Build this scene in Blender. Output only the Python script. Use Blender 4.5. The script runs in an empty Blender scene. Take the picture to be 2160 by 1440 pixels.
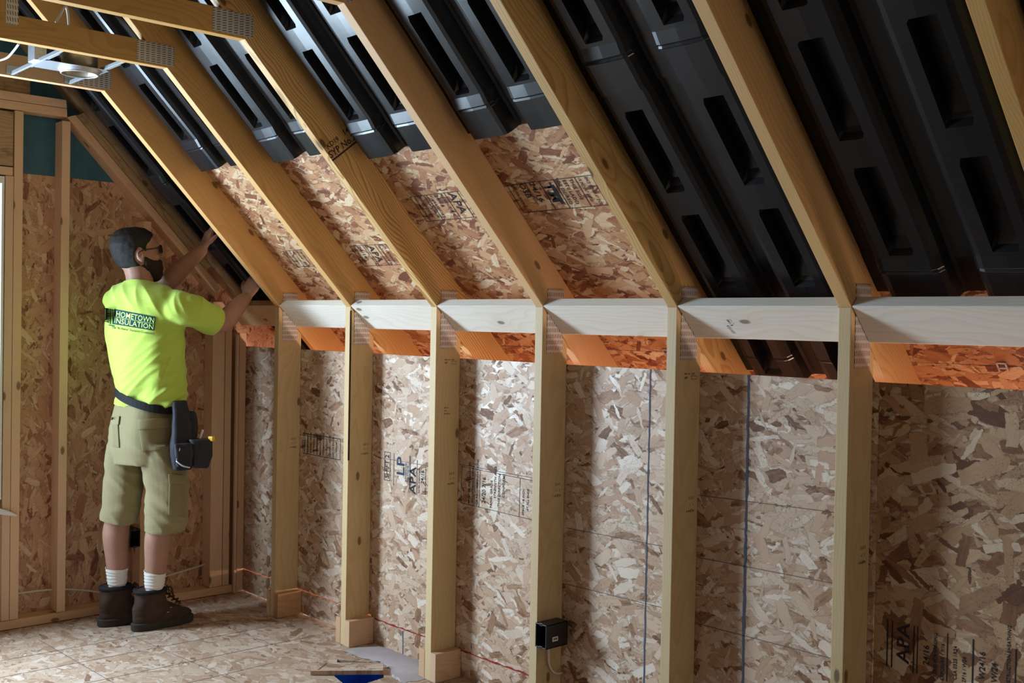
import bpy, bmesh, math, random
import numpy as np
from mathutils import Vector, Matrix, noise
from mathutils.bvhtree import BVHTree
random.seed(7)
SC = bpy.context.scene
COL = SC.collection
PI = math.pi

# ------------------------------------------------------------------ camera
F_PX, YAW, PITCH, ROLL = 2300.88, .83196, -.01674, .0184
CO = Vector((4.94186, -2.70384, 1.43764))
FW = Vector((-math.sin(YAW)*math.cos(PITCH), math.cos(YAW)*math.cos(PITCH), math.sin(PITCH)))
RT = FW.cross(Vector((0, 0, 1))).normalized()
UP = RT.cross(FW)
RT, UP = math.cos(ROLL)*RT + math.sin(ROLL)*UP, -math.sin(ROLL)*RT + math.cos(ROLL)*UP
cam = bpy.data.objects.new('camera', bpy.data.cameras.new('camera'))
COL.objects.link(cam)
cam.data.sensor_width = 36
cam.data.lens = 36*F_PX/2160
cam.data.clip_start = .02
cam.matrix_world = Matrix(((RT.x, UP.x, -FW.x, CO.x), (RT.y, UP.y, -FW.y, CO.y), (RT.z, UP.z, -FW.z, CO.z), (0, 0, 0, 1)))
SC.camera = cam

# ------------------------------------------------------------------ world, daylight, exposure
world = bpy.data.worlds.new('world')
SC.world = world
world.use_nodes = True
wn = world.node_tree
bg = wn.nodes['Background']
bg.inputs[0].default_value = (.62, .80, 1, 1)
bg.inputs[1].default_value = 2.2
SC.view_settings.view_transform = 'Standard'
SC.view_settings.look = 'None'
SC.view_settings.exposure = 0.0
SC.view_settings.gamma = 1
SC.view_settings.use_curve_mapping = False
SC.cycles.use_denoising = True
SC.cycles.max_bounces = 6
SC.cycles.diffuse_bounces = 4
SC.cycles.glossy_bounces = 3
SC.cycles.use_adaptive_sampling = True
SC.cycles.adaptive_threshold = .03
SC.cycles.sample_clamp_indirect = 6


def area(name, loc, direction, sx, sy, power, color, spread=180):
    l = bpy.data.lights.new(name, 'AREA')
    l.shape = 'RECTANGLE'
    l.size, l.size_y, l.energy, l.color = sx, sy, power, color
    l.spread = math.radians(spread)
    o = bpy.data.objects.new(name, l)
    COL.objects.link(o)
    o.location = loc
    o.rotation_euler = Vector(direction).to_track_quat('-Z', 'Y').to_euler()
    return o


# daylight through the window of the gable wall and the eave opening; the rear and right lamps are added fills
area('window_daylight', (-.300, -1.92, 1.33), (1, .0, .0), .78, 1.36, 182, (.64, .83, 1))
area('rear_fill', (5.2, -5.05, 1.55), (-.15, 1, .1), 1.6, 1.3, 12, (.86, .92, 1))  # weak fill added behind the camera, no window is built there
area('eave_daylight', (3.2, 1.22, .14), (0, -.7, 1), 8.0, .35, 135, (1, .62, .42))
area('right_fill', (8.1, -2.4, 1.6), (-1, .1, -.05), 1.2, 1.3, 17, (1, .95, .86))  # fill added from the far end to lift gable studs and post sides

# ------------------------------------------------------------------ constants of the place
S = .6096
T = .0381
ZT = 1.5
AL = .8069
CA, SA = math.cos(AL), math.sin(AL)
PD = .126                      # depth of the knee-wall posts
RD = .140                      # depth of the rafters
GX = -.236                     # inner face of gable studs
GS = -.325                     # gable sheathing
YB = -4.75                     # far side of the room (behind the camera)
DS = Vector((0, -CA, SA))      # up the slope
NS = Vector((0, SA, CA))       # outwards through the roof
XL = lambda k: k*S - .342      # left face of truss k
XR = lambda k: XL(k) + T


def at(px, py, d):
    return CO + (FW + RT*((px-1080)/F_PX) - UP*((py-720)/F_PX))*d


# ------------------------------------------------------------------ object helpers
def wmat(o):
    m = o.matrix_basis.copy()
    return wmat(o.parent) @ m if o.parent else m


def link(name, me, mat=None, parent=None, M=None):
    o = bpy.data.objects.new(name, me)
    COL.objects.link(o)
    M = M if M is not None else Matrix.Identity(4)
    if parent:
        o.parent = parent
        o.matrix_basis = wmat(parent).inverted() @ M
    else:
        o.matrix_basis = M
    if mat is not None and me is not None:
        me.materials.clear()
        for m in (mat if isinstance(mat, (list, tuple)) else [mat]):
            me.materials.append(m)
    return o


def tag(o, label=None, cat=None, group=None, kind=None):
    for k, v in (('label', label), ('category', cat), ('group', group), ('kind', kind)):
        if v:
            o[k] = v
    return o


def empty(name, loc, label=None, cat=None, group=None):
    o = link(name, None, None, None, Matrix.Translation(loc))
    o.empty_display_size = .05
    return tag(o, label, cat, group)


def frame(O, X, Y):
    X = Vector(X).normalized(); Y = Vector(Y); Z = X.cross(Y).normalized(); Y = Z.cross(X)
    return Matrix(((X.x, Y.x, Z.x, O[0]), (X.y, Y.y, Z.y, O[1]), (X.z, Y.z, Z.z, O[2]), (0, 0, 0, 1)))


def bm_mesh(bm, name, smooth=False):
    bmesh.ops.recalc_face_normals(bm, faces=bm.faces)
    me = bpy.data.meshes.new(name)
    bm.to_mesh(me); bm.free()
    if smooth:
        me.polygons.foreach_set('use_smooth', [True]*len(me.polygons))
    return me


def prism_bm(poly, z0, z1, bevel=0, bm=None):
    b = bmesh.new()
    v0 = [b.verts.new((x, y, z0)) for x, y in poly]
    v1 = [b.verts.new((x, y, z1)) for x, y in poly]
    n = len(poly)
    b.faces.new(v0[::-1]); b.faces.new(v1)
    for i in range(n):
        b.faces.new((v0[i], v0[(i+1) % n], v1[(i+1) % n], v1[i]))
    bmesh.ops.recalc_face_normals(b, faces=b.faces)
    if bevel:
        bmesh.ops.bevel(b, geom=list(b.edges), offset=bevel, segments=2, affect='EDGES', profile=.6)
    if bm is not None:
        me = bpy.data.meshes.new('t'); b.to_mesh(me); b.free(); bm.from_mesh(me); bpy.data.meshes.remove(me)
        return bm
    return b


def add_box(bm, c, s, M=None, bevel=0):
    b = bmesh.new()
    bmesh.ops.create_cube(b, size=1)
    bmesh.ops.scale(b, vec=s, verts=b.verts)
    if bevel:
        bmesh.ops.bevel(b, geom=list(b.edges), offset=bevel, segments=2, affect='EDGES', profile=.6)
    mm = Matrix.Translation(c)
    if M is not None:
        mm = mm @ M
    bmesh.ops.transform(b, matrix=mm, verts=b.verts)
    me = bpy.data.meshes.new('t'); b.to_mesh(me); b.free(); bm.from_mesh(me); bpy.data.meshes.remove(me)


def add_tube(bm, pts, r, n=8, caps=True):
    """round tube through pts (r may be a list)"""
    pts = [Vector(p) for p in pts]
    rs = r if isinstance(r, (list, tuple)) else [r]*len(pts)
    ref = None
    rings = []
    for i, p in enumerate(pts):
        d = (pts[min(i+1, len(pts)-1)] - pts[max(i-1, 0)]).normalized()
        if ref is None:
            ref = Vector((0, 0, 1)) if abs(d.z) < .9 else Vector((1, 0, 0))
        a = (ref - d*ref.dot(d)).normalized(); ref = a
        b = d.cross(a)
        rings.append([bm.verts.new(p + (a*math.cos(t) + b*math.sin(t))*rs[i]) for t in [2*PI*j/n for j in range(n)]])
    for i in range(len(rings)-1):
        for j in range(n):
            bm.faces.new((rings[i][j], rings[i][(j+1) % n], rings[i+1][(j+1) % n], rings[i+1][j]))
    if caps:
        bm.faces.new(rings[0][::-1]); bm.faces.new(rings[-1])


def smooth_path(pts, n=6):
    pts = [Vector(p) for p in pts]
    out = []
    P = [pts[0]] + pts + [pts[-1]]
    for i in range(1, len(P)-2):
        for k in range(n):
            t = k/n
            a, b, c, d = P[i-1], P[i], P[i+1], P[i+2]
            out.append(.5*((2*b) + (c-a)*t + (2*a-5*b+4*c-d)*t*t + (3*b-a-3*c+d)*t**3))
    out.append(pts[-1])
    return out


def obj(name, bm, mat, parent=None, M=None, smooth=False):
    return link(name, bm_mesh(bm, name, smooth), mat, parent, M)


# ------------------------------------------------------------------ materials
class NT:
    def __init__(s, name):
        s.m = bpy.data.materials.new(name); s.m.use_nodes = True
        s.t = s.m.node_tree; s.b = s.t.nodes['Principled BSDF']

    def n(s, ty, **kw):
        nd = s.t.nodes.new(ty)
        for k, v in kw.items():
            setattr(nd, k, v)
        return nd

    def put(s, sock, v):
        if isinstance(v, bpy.types.NodeSocket):
            s.t.links.new(v, sock)
        elif v is not None:
            sock.default_value = v

    def math(s, op, a, b=None, c=None, clamp=False):
        nd = s.n('ShaderNodeMath', operation=op, use_clamp=clamp)
        s.put(nd.inputs[0], a)
        if b is not None: s.put(nd.inputs[1], b)
        if c is not None: s.put(nd.inputs[2], c)
        return nd.outputs[0]

    def vmath(s, op, a, b=None):
        nd = s.n('ShaderNodeVectorMath', operation=op)
        s.put(nd.inputs[0], a)
        if b is not None: s.put(nd.inputs[1], b)
        return nd.outputs[0]

    def mixf(s, f, a, b):
        nd = s.n('ShaderNodeMix', data_type='FLOAT'); s.put(nd.inputs[0], f); s.put(nd.inputs[2], a); s.put(nd.inputs[3], b)
        return nd.outputs[0]

    def mixv(s, f, a, b):
        nd = s.n('ShaderNodeMix', data_type='VECTOR'); s.put(nd.inputs[0], f); s.put(nd.inputs[4], a); s.put(nd.inputs[5], b)
        return nd.outputs[1]

    def mixc(s, f, a, b, mode='MIX'):
        nd = s.n('ShaderNodeMix', data_type='RGBA', blend_type=mode); s.put(nd.inputs[0], f); s.put(nd.inputs[6], a); s.put(nd.inputs[7], b)
        return nd.outputs[2]

    def ramp(s, f, stops, mode='LINEAR'):
        nd = s.n('ShaderNodeValToRGB'); e = nd.color_ramp; e.interpolation = mode
        while len(e.elements) < len(stops): e.elements.new(.5)
        for el, (p, c) in zip(e.elements, stops):
            el.position = p; el.color = (*c, 1) if len(c) == 3 else c
        s.put(nd.inputs[0], f)
        return nd.outputs[0]

    def noise(s, vec, scale, detail=2, rough=.5, dist=0, dim='3D'):
        nd = s.n('ShaderNodeTexNoise', noise_dimensions=dim)
        s.put(nd.inputs['Vector'], vec); nd.inputs['Scale'].default_value = scale
        nd.inputs['Detail'].default_value = detail; nd.inputs['Roughness'].default_value = rough
        nd.inputs['Distortion'].default_value = dist
        return nd.outputs[0]

    def sep(s, v):
        nd = s.n('ShaderNodeSeparateXYZ'); s.put(nd.inputs[0], v); return nd.outputs

    def comb(s, x, y, z):
        nd = s.n('ShaderNodeCombineXYZ'); s.put(nd.inputs[0], x); s.put(nd.inputs[1], y); s.put(nd.inputs[2], z); return nd.outputs[0]

    def objco(s):
        return s.n('ShaderNodeTexCoord').outputs['Object']

    def rnd(s):
        return s.n('ShaderNodeObjectInfo').outputs['Random']

    def bump(s, h, dist=.001, strength=.5):
        nd = s.n('ShaderNodeBump'); nd.inputs['Distance'].default_value = dist; nd.inputs['Strength'].default_value = strength
        s.put(nd.inputs['Height'], h); s.t.links.new(nd.outputs[0], s.b.inputs['Normal'])

    def fin(s, color=None, rough=None, spec=None, metal=None):
        if color is not None: s.put(s.b.inputs['Base Color'], (*color, 1) if isinstance(color, tuple) and len(color) == 3 else color)
        if rough is not None: s.put(s.b.inputs['Roughness'], rough)
        if spec is not None: s.put(s.b.inputs['Specular IOR Level'], spec)
        if metal is not None: s.put(s.b.inputs['Metallic'], metal)
        return s.m


def plain(name, color, rough=.6, spec=.3, metal=0, nscale=None, namp=.15):
    t = NT(name)
    c = (*color, 1)
    if nscale:
        f = t.noise(t.objco(), nscale, 4, .6)
        c = t.mixc(f, (*[x*(1-namp) for x in color], 1), (*[min(1, x*(1+namp)) for x in color], 1))
        t.bump(f, .001, .25)
    return t.fin(c, rough, spec, metal)


def osb(name, stops, scale=1.0, rng=.9, layers=7, dark=.55, seed=0., rough=.5, spec=.35, grain=.25):
    """oriented strand board: layers of overlapping, individually turned strands"""
    t = NT(name)
    co = t.objco()
    o = t.sep(co)
    p0 = t.comb(t.math('ADD', o[0], seed), t.math('ADD', o[1], seed*.37), 0.0)
    warp = t.n('ShaderNodeTexNoise', noise_dimensions='2D')
    t.put(warp.inputs['Vector'], p0); warp.inputs['Scale'].default_value = 34; warp.inputs['Detail'].default_value = 4; warp.inputs['Roughness'].default_value = .65
    wv = t.n('ShaderNodeVectorMath', operation='MULTIPLY_ADD')
    t.put(wv.inputs[0], warp.outputs['Color']); wv.inputs[1].default_value = (.016, .016, 0); t.put(wv.inputs[2], p0)
    p = wv.outputs[0]
    # base: full cover of long cells
    def vor(vec):
        v = t.n('ShaderNodeTexVoronoi', voronoi_dimensions='2D', feature='F1')
        t.put(v.inputs['Vector'], vec); v.inputs['Scale'].default_value = 1
        return v
    vb = vor(t.vmath('MULTIPLY', p, (22*scale, 75*scale, 0)))
    val = t.sep(vb.outputs['Color'])[2]
    vec = t.vmath('SUBTRACT', p, (0, 0, 0))
    edge = t.math('SUBTRACT', 1.0, t.math('MULTIPLY', vb.outputs['Distance'], .9))
    for k in range(layers):
        sc = [14, 22, 9, 17, 7.5, 12, 8.5, 15][k]*scale          # cells per metre
        off = (13.7*k+3.1, 7.9*k+1.7, 0)
        # the faint link to the layer below keeps the layers in order when the shader is compiled
        pk = t.vmath('ADD', p, t.vmath('MULTIPLY', vec, (1e-7, 1e-7, 0)))
        q = t.vmath('ADD', t.vmath('MULTIPLY', pk, (sc, sc*1.5, 0)), off)
        v = vor(q)
        loc = t.vmath('SUBTRACT', q, v.outputs['Position'])
        loc = t.vmath('MULTIPLY', loc, (1/sc, 1/(sc*1.5), 0))
        c = t.sep(v.outputs['Color'])
        rot = t.n('ShaderNodeVectorRotate', rotation_type='Z_AXIS')
        t.put(rot.inputs['Vector'], loc)
        ang = t.math('MULTIPLY', t.math('SUBTRACT', c[0], .5), rng*2.0 + (1.2 if k % 3 == 0 else 0))
        t.put(rot.inputs['Angle'], ang)
        u = t.sep(rot.outputs[0])
        L = t.math('MULTIPLY_ADD', c[1], .55/sc, .32/sc)
        W = t.math('MULTIPLY_ADD', t.math('FRACT', t.math('MULTIPLY', c[1], 7.31)), .17/sc, .055/sc)
        du = t.math('SUBTRACT', L, t.math('ABSOLUTE', u[0]))
        # tapering strand ends
        dv = t.math('SUBTRACT', t.math('SUBTRACT', W, t.math('MULTIPLY', t.math('ABSOLUTE', u[0]), t.math('MULTIPLY', c[2], .16))), t.math('ABSOLUTE', u[1]))
        d = t.math('MINIMUM', du, dv)
        mk = t.math('GREATER_THAN', d, 0.0)
        r3 = t.math('FRACT', t.math('MULTIPLY_ADD', c[2], 3.77, c[0]))
        nv = t.comb(t.math('ADD', u[0], t.math('MULTIPLY', c[2], 5.0)), t.math('ADD', u[1], t.math('MULTIPLY', c[0], 3.0)), r3)
        val = t.mixf(mk, val, r3)
        vec = t.mixv(mk, vec, nv)
        ed = t.math('MULTIPLY', d, 500.0, clamp=True)
        edge = t.mixf(mk, t.math('MULTIPLY_ADD', t.math('MULTIPLY', t.math('ABSOLUTE', d), 350.0, clamp=True), .35, t.math('SUBTRACT', edge, .35)) if k > layers-5 else edge, t.math('MULTIPLY_ADD', ed, .5, .5))
    g1 = t.noise(t.vmath('MULTIPLY', vec, (14, 300, 3)), 1, 3, .65)
    g2 = t.noise(t.vmath('MULTIPLY', vec, (30, 90, 9)), 1, 2, .5)
    v2 = t.math('ADD', val, t.math('MULTIPLY', t.math('SUBTRACT', g1, .5), grain))
    v2 = t.math('ADD', v2, t.math('MULTIPLY', t.math('SUBTRACT', g2, .5), grain*.9), clamp=True)
    stops = [(p, tuple(c*.86 for c in cc)) for p, cc in stops]
    col = t.ramp(v2, stops)
    stre = t.math('MULTIPLY', t.math('SUBTRACT', g1, .585), 9, clamp=True)
    stre = t.math('MULTIPLY', stre, t.math('GREATER_THAN', g2, .50))
    # dark splinters and specks
    sp = t.noise(p0, 140, 3, .7, 1.2, '2D')
    spm = t.math('MULTIPLY', t.math('SUBTRACT', sp, .57), 14, clamp=True)
    big = t.noise(p0, 7, 2, .5, 0, '2D')
    spm = t.math('MULTIPLY', spm, t.math('MULTIPLY', t.math('SUBTRACT', big, .44), 6, clamp=True))
    dk = t.math('MULTIPLY', t.math('SUBTRACT', 1.0, edge, clamp=True), dark)
    dk = t.math('MAXIMUM', t.math('MAXIMUM', dk, t.math('MULTIPLY', spm, .6)), t.math('MULTIPLY', stre, .35))
    col = t.mixc(dk, col, (*[x*.3 for x in stops[0][1]], 1))
    t.bump(t.noise(t.vmath('MULTIPLY', p0, (30, 60, 1)), 1, 2, .6, 0, '2D'), .0012, .4)
    return t.fin(col, t.math('MULTIPLY_ADD', v2, -.24, rough+.12), spec)


def wood(name, light, dark, ring=.0065, contrast=.5, knots=.5, pith=.09, rough=.55, spec=.25, wob=.022, blotch=None):
    """sawn lumber: rings round a wandering pith, cut by the faces; local x runs along the board"""
    t = NT(name)
    light = tuple(c*.88 for c in light); dark = tuple(c*.84 for c in dark)
    r = t.rnd()
    o = t.sep(t.objco())
    x = t.math('ADD', o[0], t.math('MULTIPLY', r, 37.0))
    q = t.comb(t.math('MULTIPLY', x, 1.0), t.math('MULTIPLY', o[1], 3.0), t.math('MULTIPLY', o[2], 3.0))
    w = t.n('ShaderNodeTexNoise'); t.put(w.inputs['Vector'], q); w.inputs['Scale'].default_value = 1.6; w.inputs['Detail'].default_value = 2
    wc = t.sep(w.outputs['Color'])
    # knots
    kv = t.n('ShaderNodeTexVoronoi', feature='F1', voronoi_dimensions='2D')
    t.put(kv.inputs['Vector'], t.comb(t.math('MULTIPLY', x, 3.6), t.math('MULTIPLY_ADD', t.math('ADD', o[1], t.math('MULTIPLY', o[2], 1.0)), 8.0, t.math('MULTIPLY', r, 11)), 0.0))
    kv.inputs['Scale'].default_value = 1
    kc = t.sep(kv.outputs['Color'])[0]
    kd = kv.outputs['Distance']
    on = t.math('GREATER_THAN', kc, 1-knots*.45)
    kin = t.math('MULTIPLY', t.math('MULTIPLY', t.math('SUBTRACT', .085, kd), 34.0, clamp=True), on)
    khalo = t.math('MULTIPLY', t.math('MULTIPLY', t.math('SUBTRACT', .36, kd), 2.6, clamp=True), on)
    yy = t.math('ADD', t.math('ADD', o[1], t.math('MULTIPLY', t.math('SUBTRACT', r, .5), .14)), t.math('MULTIPLY', t.math('SUBTRACT', wc[0], .5), wob*4))
    zz = t.math('ADD', t.math('ADD', o[2], pith), t.math('MULTIPLY', t.math('SUBTRACT', wc[1], .5), wob*5))
    rr = t.math('SQRT', t.math('ADD', t.math('MULTIPLY', yy, yy), t.math('MULTIPLY', zz, zz)))
    rr = t.math('ADD', rr, t.math('MULTIPLY', t.math('MULTIPLY', khalo, khalo), .020))
    fr = t.math('FRACT', t.math('DIVIDE', rr, ring))
    late = t.ramp(fr, [(0, (0, 0, 0)), (.55, (.18,)*3), (.86, (1, 1, 1)), (.95, (.9,)*3), (1, (0, 0, 0))])
    fib = t.noise(t.comb(t.math('MULTIPLY', x, 6.0), t.math('MULTIPLY', o[1], 260.0), t.math('MULTIPLY', o[2], 260.0)), 1, 3, .6)
    lo = t.noise(q, 2.5, 2)
    f = t.math('ADD', t.math('MULTIPLY', late, contrast), t.math('MULTIPLY', t.math('SUBTRACT', fib, .5), .35))
    f = t.math('ADD', f, t.math('MULTIPLY', t.math('SUBTRACT', lo, .4), .5), clamp=True)
    col = t.mixc(f, (*light, 1), (*dark, 1))
    col = t.mixc(t.math('MULTIPLY', khalo, .35), col, (*dark, 1))
    col = t.mixc(t.math('MULTIPLY', kin, .85), col, (*[c*.28 for c in dark], 1))
    if blotch:
        b = t.noise(q, 5, 4, .7, .8)
        col = t.mixc(t.math('MULTIPLY', t.math('SUBTRACT', b, .52), 7, clamp=True), col, (*blotch, 1))
    # board-to-board variation
    hsv = t.n('ShaderNodeHueSaturation'); t.put(hsv.inputs['Color'], col)
    t.put(hsv.inputs['Value'], t.math('MULTIPLY_ADD', r, .16, .92)); t.put(hsv.inputs['Saturation'], t.math('MULTIPLY_ADD', t.math('FRACT', t.math('MULTIPLY', r, 7.7)), .2, .9))
    t.bump(fib, .0005, .4)
    return t.fin(hsv.outputs[0], rough, spec)


OSB_PALE = osb('osb_pale', [(0, (.17, .07, .03)), (.06, (.35, .18, .09)), (.16, (.52, .315, .195)), (.45, (.61, .41, .28)), (.78, (.69, .51, .375)), (1, (.84, .71, .59))], scale=1.25, rng=.8)
OSB_BROWN = osb('osb_brown', [(0, (.13, .05, .02)), (.15, (.26, .115, .05)), (.35, (.42, .23, .12)), (.6, (.55, .35, .19)), (.85, (.62, .43, .27)), (1, (.74, .58, .42))], scale=.95, seed=3.3)
OSB_GABLE = osb('osb_gable', [(0, (.22, .08, .045)), (.08, (.40, .18, .11)), (.25, (.58, .32, .19)), (.65, (.66, .40, .25)), (.9, (.72, .47, .30)), (1, (.80, .60, .42))], scale=1.2, seed=9.1, rng=.8)
OSB_ROOF = osb('osb_roof', [(0, (.16, .05, .022)), (.15, (.34, .13, .06)), (.35, (.50, .25, .12)), (.6, (.62, .36, .19)), (.85, (.72, .50, .30)), (1, (.84, .68, .48))], scale=1.3, seed=5.7, rng=.6)
OSB_FLOOR = osb('osb_floor', [(0, (.26, .14, .08)), (.10, (.42, .26, .17)), (.4, (.52, .36, .25)), (.7, (.58, .42, .31)), (1, (.72, .58, .48))], scale=1.15, seed=1.9, dark=.35)
W_POST = wood('whitewood', (.70, .51, .28), (.54, .36, .16), ring=.009, contrast=.30, knots=.35, pith=.20)
W_RAFT = wood('yellow_pine', (.66, .41, .17), (.46, .24, .08), ring=.008, contrast=.38, knots=.35, pith=.16)
W_GRAIN = wood('bold_grain_pine', (.74, .49, .22), (.36, .17, .045), ring=.0105, contrast=.78, knots=.55, pith=.030, wob=.050)
W_GRAIN2 = wood('figured_pine', (.68, .45, .20), (.42, .23, .08), ring=.0105, contrast=.6, knots=.6, pith=.05, wob=.04)
W_WARM = wood('warm_pine', (.72, .45, .22), (.58, .32, .13), ring=.008, contrast=.25, knots=.45, pith=.2)
W_BLOCK = wood('pale_spruce', (.80, .75, .66), (.64, .56, .43), ring=.010, contrast=.28, knots=.6, pith=.16)
W_GABLE = wood('pink_pine', (.84, .57, .38), (.68, .41, .24), ring=.008, contrast=.3, knots=.5, pith=.15)
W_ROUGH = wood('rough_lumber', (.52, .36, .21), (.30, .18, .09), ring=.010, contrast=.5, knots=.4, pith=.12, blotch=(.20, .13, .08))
W_CUT = wood('fresh_block', (.66, .42, .25), (.50, .28, .14), ring=.009, contrast=.35, knots=.8, pith=.15)
M_WRAP = plain('blue_wrap', (.03, .12, .19), .45, .4, 0, 9, .5)
M_INK = plain('stamp_ink', (.035, .033, .04), .8, .1)
M_INK_BLUE = plain('blue_stamp_ink', (.045, .06, .10), .8, .1)
M_CHALK = plain('blue_chalk', (.10, .12, .17), .9, .05)
M_PENCIL = plain('pencil', (.16, .12, .11), .9, .05)
M_RED = plain('red_chalk', (.30, .035, .03), .9, .05)
M_STEEL = plain('galvanised_sheet', (.50, .53, .58), .48, .5, .8, 60, .15)
M_STEEL_D = plain('worn_steel', (.34, .30, .24), .38, .5, .9, 40, .25)
M_BLACKP = plain('black_plastic', (.012, .012, .014), .35, .5)
M_WHITEP = plain('white_plastic', (.75, .76, .78), .45, .4)
M_LABEL = plain('paper_label', (.62, .62, .62), .6, .2)
M_CABLE = plain('cable_jacket', (.62, .58, .52), .45, .4)
M_DUST = plain('gypsum_dust', (.41, .35, .345), .9, .1, 0, 16, .12)
M_BLUE = plain('blue_light_paint', (.08, .38, 1.0), .4, .4)  # bright blue put in for light rising through the floor cutout


def vent_mat():
    t = NT('vent_plastic')
    f = t.noise(t.objco(), 12, 4, .6)
    c = t.mixc(f, (.005, .0055, .0065, 1), (.010, .0105, .013, 1))
    t.bump(t.noise(t.objco(), 6, 2, .5), .004, .25)
    return t.fin(c, t.math('MULTIPLY_ADD', f, .10, .25), .30)


M_VENT = vent_mat()


def plate_mat():
    """galvanised nail plate: rows of punched slots"""
    t = NT('nail_plate')
    o = t.sep(t.objco())
    u = t.math('DIVIDE', o[0], .0215)     # rows, along local x
    v = t.math('DIVIDE', o[1], .0085)
    row = t.math('FLOOR', u)
    fu = t.math('FRACT', u)
    fv = t.math('FRACT', t.math('ADD', v, t.math('MULTIPLY', t.math('FRACT', u), .45)))
    a = t.math('LESS_THAN', t.math('ABSOLUTE', t.math('SUBTRACT', fu, .5)), .33)
    b = t.math('LESS_THAN', t.math('ABSOLUTE', t.math('SUBTRACT', fv, .5)), .17)
    m = t.math('MULTIPLY', a, b)
    c = t.mixc(m, (.66, .65, .65, 1), (.13, .085, .06, 1))
    t.bump(t.math('SUBTRACT', 1.0, m), .002, .6)
    t.fin(c, .42, .5, t.math('MULTIPLY_ADD', m, -.45, .45))
    return t.m


M_PLATE = plate_mat()

# ------------------------------------------------------------------ setting: floor, walls, roof sheathing
def slope_pt(x, s, h):
    return Vector((x, 0, ZT)) + DS*s + NS*h


# floor, with the square hole cut through it
hc = Vector((1.235, -.200, 0)); hr = Matrix.Rotation(math.radians(8), 3, 'Z')
bm = bmesh.new()
def loop(pts):
    vs = [bm.verts.new(p) for p in pts]
    for i in range(len(vs)):
        bm.edges.new((vs[i], vs[(i+1) % len(vs)]))
    return vs
outer = loop([(GS, YB, 0), (8.2, YB, 0), (8.2, PD, 0), (GS, PD, 0)])
hole = [hc + hr @ Vector(p) for p in ((-.135, .115, 0), (.135, .115, 0), (.135, -.095, 0), (-.135, -.095, 0))]
hole = [Vector((1.060, -.135, 0)), Vector((1.20, -.035, 0)), Vector((1.375, -.115, 0)), Vector((1.40, -.30, 0)), Vector((1.235, -.265, 0))]
inner = loop(hole)
bmesh.ops.triangle_fill(bm, edges=bm.edges[:], use_beauty=True)
for f in bm.faces[:]:
    if all(v in inner for v in f.verts): bm.faces.remove(f)
r_ = bmesh.ops.extrude_face_region(bm, geom=bm.faces[:])
bmesh.ops.translate(bm, vec=(0, 0, -.019), verts=[g for g in r_['geom'] if isinstance(g, bmesh.types.BMVert)])
floor = tag(obj('floor', bm, OSB_FLOOR), 'oriented strand board subfloor with pencil lines', 'floor', kind='structure')

bm = bmesh.new()
add_box(bm, (0, 0, 0), (.50, .42, .012))
for sx in (-1, 1): add_box(bm, (sx*.244, 0, .1), (.012, .42, .2))
for sy in (-1, 1): add_box(bm, (0, sy*.204, .1), (.48, .012, .2))
tray = obj('floor_box', bm, M_BLUE, None, Matrix.Translation((1.23, -.18, -.225)))
tag(tray, 'blue box below the floor cutout, its bright blue standing in for light from below', 'box')

def strip(name, p, q, wdt, mat, parent, nrm, lift=.0008, jag=0):
    """thin drawn or snapped line from p to q lying on a surface"""
    p, q, nrm = Vector(p), Vector(q), Vector(nrm)
    d = (q-p).normalized(); side = nrm.cross(d).normalized()
    n = max(2, int((q-p).length/.02)) if jag else 2
    bm = bmesh.new(); prev = None
    rr = random.Random(hash((round(p.x, 3), round(q.z, 3))) & 999)
    for i in range(n):
        t = i/(n-1); c = p.lerp(q, t) + nrm*lift
        a = wdt*(.5 + (rr.random()-.5)*jag); b = wdt*(.5 + (rr.random()-.5)*jag)
        ring = [bm.verts.new(c + side*a), bm.verts.new(c - side*b)]
        if prev: bm.faces.new((prev[0], prev[1], ring[1], ring[0]))
        prev = ring
    return obj(name, bm, mat, parent)

for (a, b) in [((.20, -1.6), (.22, -.2)), ((.70, -1.6), (.70, -.02)), ((1.115, -.29), (1.12, -.02)), ((.42, -1.6), (.44, -.10)), ((.97, -1.3), (.93, -.36)), ((1.27, -1.0), (1.31, -.42)), ((-.15, -.30), (.66, -.24)), ((.2, -.66), (1.05, -.60)), ((0, -1.0), (1.3, -.96))]:
    strip('pencil_line', (a[0], a[1], 0), (b[0], b[1], 0), .003, M_PENCIL, floor, (0, 0, 1))

# pale dust on the floor between the second and third post
bm = bmesh.new()
dp = [(.965, -.052), (.985, .118), (1.25, .122), (1.50, .120), (1.495, -.03), (1.48, -.105), (1.40, -.10), (1.33, -.045), (1.20, -.02), (1.08, -.05)]
n_ = 60
cx_ = sum(p[0] for p in dp)/len(dp); cy_ = sum(p[1] for p in dp)/len(dp)
vs = []
for i in range(len(dp)):
    a, b = dp[i], dp[(i+1) % len(dp)]
    for k in range(6):
        t = k/6
        vs.append(Vector((a[0]*(1-t)+b[0]*t + random.uniform(-.006, .006), min(.1255, a[1]*(1-t)+b[1]*t + random.uniform(-.006, .006)), .0012)))
top = [bm.verts.new(v) for v in vs]
mid = [bm.verts.new(Vector((cx_, cy_, .004)).lerp(v, .8) + Vector((0, 0, .0025))) for v in vs]
for i in range(len(top)):
    bm.faces.new((top[i], top[(i+1) % len(top)], mid[(i+1) % len(top)], mid[i]))
bm.faces.new(mid)
tag(obj('dust_patch', bm, M_DUST, smooth=True), 'pale lilac patch of sanding dust on the floor by the knee wall', 'dust', kind='stuff')

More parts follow.
